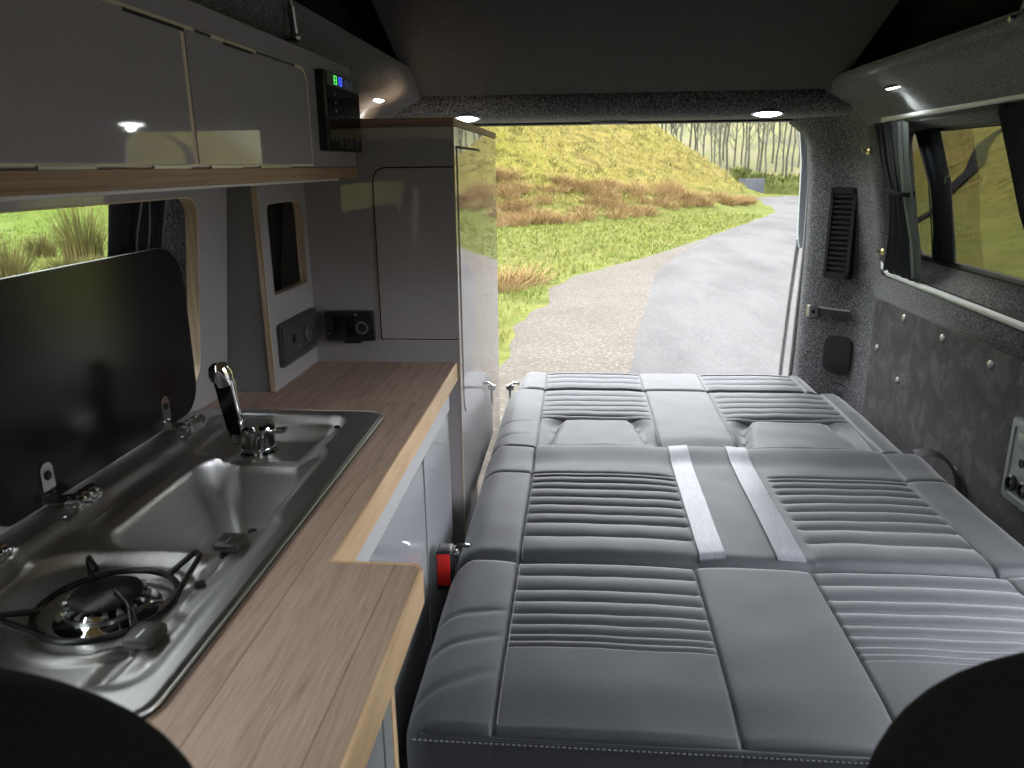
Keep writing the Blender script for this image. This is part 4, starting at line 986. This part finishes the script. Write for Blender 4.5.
def edge_x(pl, y):
    for (xa, ya), (xb, yb) in zip(pl, pl[1:]):
        if ya <= y <= yb: return lerp(xa, xb, (y - ya) / max(1e-6, yb - ya))
    return None
def on_road(x, y, m=0):
    l, r = edge_x(RL, y), edge_x(RR, y); g = edge_x(GL, y)
    if l is None or r is None: return False
    if g is not None: l = min(l, g)
    return l - m < x < r + m
def flat(x, y):
    """terrain flattened under road and gravel"""
    h = terrain(x, y)
    l, r = edge_x(RL, y), edge_x(RR, y)
    if l is None or r is None: return h
    g = edge_x(GL, y); l = min(l, g) if g is not None else l
    d = max(l - x, x - r)
    return lerp(G - .03, h, sstep(-.1, 1.2, d)) if h > G - .2 else G - .03
bm = nb(); nr, na = 150, 300
rad = [.6 * (260 / .6) ** (i / (nr - 1)) for i in range(nr)]
def ang(j):      # finer steps toward what the openings show
    return 2 * pi * j / na
V = [[bm.verts.new((r * sin(ang(j)), r * cos(ang(j)) + 1, flat(r * sin(ang(j)), r * cos(ang(j)) + 1))) for j in range(na)] for r in rad]
for i in range(nr - 1):
    for j in range(na): bm.faces.new((V[i][j], V[i + 1][j], V[i + 1][(j + 1) % na], V[i][(j + 1) % na]))
bm.faces.new([V[0][j] for j in range(na)][::-1])
struct('ground', bm, M['ground'], smooth=180)
def ribbon(A, B, z, nm, mat, wob_=0, cross=6):
    bm = nb(); n = min(len(A), len(B)); rows = []
    for k in range(n):
        row = []
        for c in range(cross + 1):
            x, y = lerp(A[k][0], B[k][0], c / cross), lerp(A[k][1], B[k][1], c / cross)
            if c == 0 and wob_: x += wob_ * mn.noise((x * 1.4, y * 1.4, 4))
            row.append(bm.verts.new((x, y, z + (-.05 if c in (0, cross) else 0))))
        rows.append(row)
    for a, b_ in zip(rows, rows[1:]):
        for c in range(cross): bm.faces.new((a[c], a[c + 1], b_[c + 1], b_[c]))
    struct(nm, bm, mat, smooth=180)
ribbon(RL, RR, G + .03, 'road', M['road'], .12, 10)
GR = [(edge_x(RL, y) + .3, y) for x, y in GL if edge_x(RL, y) is not None]
ribbon(GL[:len(GR)], GR, G + .022, 'gravel_ground', M['gravel'], .2, 6)
# hillside track seen through the right window
def on_hill(az, elev_z, y0, y1): pass
TRK = [(8.0, 21.5), (9.87, 24.34), (10.76, 25.65), (12.39, 27.75), (13.69, 29.67), (15.36, 32.65), (17.08, 36.03), (18.68, 38.83), (19.9, 40.2), (20.8, 39.8), (22.4, 38.5)]
T = refine(TRK, 10); bm = nb(); rows = []
for k, (x, y) in enumerate(T):
    x2, y2 = T[min(k + 1, len(T) - 1)]; x1, y1 = T[max(k - 1, 0)]
    d = Vector((x2 - x1, y2 - y1)).normalized(); nrm = Vector((d.y, -d.x))
    rows.append([bm.verts.new((x + nrm.x * w, y + nrm.y * w, flat(x + nrm.x * w, y + nrm.y * w) + .10)) for w in (-.32, -.15, 0, .15, .32)])
for a, b_ in zip(rows, rows[1:]):
    for c in range(4): bm.faces.new((a[c], a[c + 1], b_[c + 1], b_[c]))
tag(make('hill_track', bm, M['track'], smooth=180), 'dark track winding up the grassy hillside outside the right window', 'track')['kind'] = 'structure'

# grass blades: far too many to count
rng = random.Random(3)
def blade(bm, x, y, z, h, w, lx, ly):
    a = rng.uniform(0, 2 * pi); c, s = cos(a) * w, sin(a) * w
    v = [bm.verts.new(p) for p in ((x - c, y - s, z - .02), (x + c, y + s, z - .02), (x + lx * .4 + c * .7, y + ly * .4 + s * .7, z + h * .6), (x + lx * .4 - c * .7, y + ly * .4 - s * .7, z + h * .6), (x + lx, y + ly, z + h))]
    bm.faces.new(v[:4]); bm.faces.new((v[3], v[2], v[4]))
def az_ok(x, y):
    a = math.atan2(x, y); return -.72 < a < -.42 or -.16 < a < .30 or .38 < a < .58
bm = nb(); cnt = 0
while cnt < 15000:
    r = 3 + 27 * rng.random() ** .8; a = rng.choice((rng.uniform(-.70, -.44), rng.uniform(-.13, .30), rng.uniform(-.13, .28)))
    x, y = r * sin(a), r * cos(a)
    if on_road(x, y, .05): continue
    z = flat(x, y)
    if z > G + .9: continue
    h = rng.uniform(.035, .10) * (1 + .8 * max(0, mn.noise((x * .7, y * .7, 6)))); lean_ = h * .6
    blade(bm, x, y, z, h, .006 + r * .0006, rng.uniform(-lean_, lean_), rng.uniform(-lean_, lean_)); cnt += 1
tag(make('lawn_grass', bm, M['blade_green'], smooth=0, kind='raw'), 'short bright green grass of the verge and field around the van', 'grass')['kind'] = 'stuff'
bm = nb(); cnt = 0
while cnt < 15000:
    a = rng.uniform(-.14, .26) if rng.random() < .75 else rng.uniform(-.70, -.44); r = rng.uniform(22, 52); x, y = r * sin(a), r * cos(a)
    z = flat(x, y)
    if z < G + .5 or hypot(x - HCX, y - HCY) > HR or hypot(x - HCX, y - HCY) < HR - 17: continue
    h = rng.uniform(.05, .15) * (1 + max(0, mn.noise((x * .5, y * .5, 1)))); 
    blade(bm, x, y, z, h, .025, rng.uniform(-.1, .14), rng.uniform(-.1, .1)); cnt += 1
tag(make('hill_grass', bm, M['blade_hill'], smooth=0, kind='raw'), 'dry tan grass growing over the rounded hill behind the van', 'grass')['kind'] = 'stuff'
# rush tussocks
def rush_mesh(nm, mat, n, h, rad_, seed):
    bm = nb(); q = random.Random(seed)
    for k in range(n):
        a = q.uniform(0, 2 * pi); rr_ = rad_ * sqrt(q.random()); x, y = rr_ * cos(a), rr_ * sin(a); hh = h * q.uniform(.55, 1) * (1.1 - .4 * rr_ / rad_); sp = q.uniform(.15, .5) * (.25 + rr_ / rad_)
        L = h * sp * .7; w = .010
        ca_, sa_ = cos(a), sin(a); b0 = q.uniform(0, pi); c, s = cos(b0) * w, sin(b0) * w
        prev = None
        for t in (0, .5, 1):
            px, py, pz = x + ca_ * L * t * t, y + sa_ * L * t * t, -.08 + (hh + .08) * (t - .12 * sp * t * t); k_ = 1 - .85 * t
            cur = (bm.verts.new((px - c * k_, py - s * k_, pz)), bm.verts.new((px + c * k_, py + s * k_, pz)))
            if prev: bm.faces.new((prev[0], prev[1], cur[1], cur[0]))
            prev = cur
    me = bpy.data.meshes.new(nm); bm.to_mesh(me); bm.free(); me.materials.append(mat); return me
RT = [rush_mesh('rush_tan', M['blade_tan'], 150, 1.0, .30, s) for s in (1, 2, 3)]
RO = [rush_mesh('rush_olive', M['blade_olive'], 420, 1.0, .30, s) for s in (5, 6)]
def rush(x, y, s, w, me, label, group=None):
    o = bpy.data.objects.new('rush_tussock', me); COL.objects.link(o); o.location = (x, y, flat(x, y)); o.scale = (w, w, s); o.rotation_euler = (0, 0, rng.uniform(0, 6.28))
    tag(o, label, 'rush tussock', group)
rush(-9.98, 14.9, 1.5, 1.05, RO[0], 'tall olive rush tussock outside the left window, next to the black curtain', 'rush tussocks in the left field')
rush(-11.6, 15.9, .62, .85, RO[1], 'small brown rush tussock in the middle of the green field outside the left window', 'rush tussocks in the left field')
rush(-9.6, 12.2, .85, 1.0, RO[0], 'olive rush tussock at the left border of the left window, low by the lid edge', 'rush tussocks in the left field')
for x, y, s in ((-9.0, 12.9, .45), (-8.9, 13.6, .35), (-8.6, 13.2, .4)): rush(x, y, s, .9, RO[1], 'low scrubby rushes just above the raised lid edge, left field', 'low rushes in the left field')
rush(3.45, 30.2, .95, .9, RT[0], 'dark tan rush tussock standing out at the foot of the hill, above the road bend', 'rush tussocks at the foot of the hill')
rush(-.85, 12.3, .42, 1.2, RT[1], 'pale rush tussock in the green verge left of the gravel', 'rush tussocks on the verge')
rush(-1.15, 11.6, .5, 1.2, RT[2], 'tan rush tussock on the verge right beside the tall cupboard', 'rush tussocks on the verge')
cnt = 0
while cnt < 125:
    a = rng.uniform(-.13, .235); x0, y0 = sin(a), cos(a)
    # walk out to the foot of the hill
    t = 20
    while hypot(x0 * t - HCX, y0 * t - HCY) > HR and t < 45: t += .2
    if t >= 45: continue
    t += rng.uniform(-1.2, 2.6) * (1 - .5 * (a > .12)); x, y = x0 * t, y0 * t
    if on_road(x, y, .8): continue
    rush(x, y, rng.uniform(.28, .52), rng.uniform(.8, 1.3), rng.choice(RT), 'tan rush tussock in the rusty band along the foot of the hill', 'rush tussocks in the band at the foot of the hill'); cnt += 1
# bare trees
def tree_meshes(seed, H):
    q = random.Random(seed); tr = nb(); br = nb()
    pts = [Vector((0, 0, -.4))]; x = y = 0
    for k in range(1, 8): x += q.uniform(-.14, .14); y += q.uniform(-.14, .14); pts.append(Vector((x, y, H * k / 7)))
    rs = [.085 * (1 - .8 * k / 7) for k in range(8)]
    tube(tr, pts, rs, 7)
    def branch(p, d, L, r, depth):
        e = [p]; 
        for k in range(3):
            d = (d + Vector((q.uniform(-.3, .3), q.uniform(-.3, .3), q.uniform(0, .35)))).normalized(); e.append(e[-1] + d * L / 3)
        tube(br, e, [r, r * .8, r * .55, r * .25], 4 if depth else 5, False)
        if depth:
            for k in (1, 2, 2, 3): branch(e[k], (d + Vector((q.uniform(-.8, .8), q.uniform(-.8, .8), q.uniform(.1, .6)))).normalized(), L * q.uniform(.4, .6), r * .55, depth - 1)
    for k in range(15):
        t = q.uniform(.22, .97); i = int(t * 7); p = pts[i].lerp(pts[min(i + 1, 7)], t * 7 - i); a = q.uniform(0, 2 * pi)
        branch(p, Vector((cos(a) * .7, sin(a) * .7, .8)).normalized(), H * .28 * (1.15 - t * .6), .030 * (1.2 - t * .8), 2)
    out = []
    for nm, b_ in (('trunk', tr), ('branches', br)):
        me = bpy.data.meshes.new(nm); b_.to_mesh(me); b_.free(); me.materials.append(M['bark']); out.append(me)
    return out
TM = [tree_meshes(s, 8.5) for s in (11, 12, 13)]
k = 0
for az in [x / 1000 for x in range(60, 300, 6)]:
    d = 55 + 9 * rng.random(); a = az + rng.uniform(-.003, .003); x, y = d * sin(a), d * cos(a); s = rng.uniform(.75, 1.15)
    t = thing('bare_tree', 'bare grey tree in the row at the foot of the far hillside', 'tree', (x, y, flat(x, y)), 'bare trees behind the road bend')
    t.scale = (s, s, s); t.rotation_euler = (0, 0, rng.uniform(0, 6.28)); tm = TM[k % 3]; k += 1
    for nm, me in zip(('trunk', 'branches'), tm):
        o = bpy.data.objects.new(nm, me); COL.objects.link(o); o.parent = t
# hedge bank, sheet and fence posts beyond the road
hx = [(9.3, 48.5), (10.2, 48.35), (11, 48.2), (12.5, 47.8), (14, 47.2), (15.6, 46.6), (17, 45.9)]
bm = nb(); H_ = refine(hx, 8)
loft(bm, [[(x + a * (.45 + .12 * mn.noise((x * 2, a, 0))) , y + a * .25, flat(x, y) + z * (1 + .25 * mn.noise((x * 2.2, z, 3)))) for a, z in ((-1, -.2), (-1, .5), (-.6, 1.0), (.6, 1.05), (1, .5), (1, -.2))] for x, y in H_])
for x, y in H_:
    for k in range(30): blade(bm, x + rng.uniform(-.5, .5), y + rng.uniform(-.4, .3), flat(x, y) + rng.uniform(.3, 1.0), rng.uniform(.15, .3), .05, rng.uniform(-.15, .15), -rng.uniform(0, .2))
tag(make('hedge', bm, M['hedge'], smooth=0, kind='raw'), 'low green hedge along the far side of the road bend', 'hedge')
sh = thing('sheet_barrier', 'grey-blue corrugated sheet barrier standing by the far road bend', 'barrier', (9.8, 46.4, G))
bm = nb(); n = 60; x0, x1 = 9.05, 10.50
loft(bm, [[(lerp(x0, x1, i / n), 46.4 + .03 * sin(i * 1.6) + o, z) for i in range(n + 1)] + [(lerp(x0, x1, i / n), 46.44 + .03 * sin(i * 1.6) + o, z) for i in range(n, -1, -1)] for z, o in ((G + .05, 0), (G + .98, 0))]); make('sheet', bm, M['sheet'], sh, smooth=0)
for x in (9.1, 10.44): make('post', box(nb(), x, x + .06, 46.47, 46.53, G - .1, G + 1.0), M['post'], sh, smooth=0)
for k, x in enumerate((12.9, 14.2, 15.5)):
    y = 46.4 - .25 * k; tag(make('fence_post', tube(nb(), [(x, y, flat(x, y) - .2), (x, y, flat(x, y) + 1.05)], .06, 8), M['post']), 'weathered wooden fence post in front of the hedge by the road bend', 'post', 'fence posts by the hedge')

# ------------------------------------------------------------------ sky, camera, view
w = bpy.data.worlds.new('overcast'); sc.world = w; w.use_nodes = True; nt = w.node_tree
bg = nt.nodes['Background']; tc = N(nt, 'ShaderNodeTexCoord'); sx = N(nt, 'ShaderNodeSeparateXYZ'); nt.links.new(tc.outputs['Generated'], sx.inputs[0])
mr = N(nt, 'ShaderNodeMapRange'); nt.links.new(sx.outputs['Z'], mr.inputs[0]); mr.inputs[1].default_value = -.1; mr.inputs[2].default_value = 1
nt.links.new(ramp(nt, mr.outputs[0], [(0, (.84, .88, .97)), (1, (.96, .97, 1))]), bg.inputs['Color']); bg.inputs['Strength'].default_value = 7.5
cam = bpy.data.cameras.new('camera'); co = bpy.data.objects.new('camera', cam); COL.objects.link(co); sc.camera = co
cam.sensor_width = 36; cam.lens = 770 / 1024 * 36; cam.clip_start = .02; cam.clip_end = 600
p, y, r = radians(15.8), radians(5.02), radians(.636)
f = Vector((-sin(y) * cos(p), cos(y) * cos(p), -sin(p))); rt = Vector((cos(y), sin(y), 0)); dn = f.cross(rt)
cxv = cos(r) * rt + sin(r) * dn; cyv = -sin(r) * rt + cos(r) * dn
co.matrix_world = Matrix(((cxv.x, -cyv.x, -f.x, 0), (cxv.y, -cyv.y, -f.y, 0), (cxv.z, -cyv.z, -f.z, 1.25), (0, 0, 0, 1)))
cam.dof.use_dof = True; cam.dof.focus_distance = 1.7; cam.dof.aperture_fstop = 11
sc.view_settings.view_transform = 'Standard'; sc.view_settings.look = 'None'; sc.view_settings.gamma = 1; sc.view_settings.use_curve_mapping = False
sc.view_settings.exposure = 0.3
sc.cycles.use_denoising = True; sc.cycles.max_bounces = 10; sc.cycles.transparent_max_bounces = 12
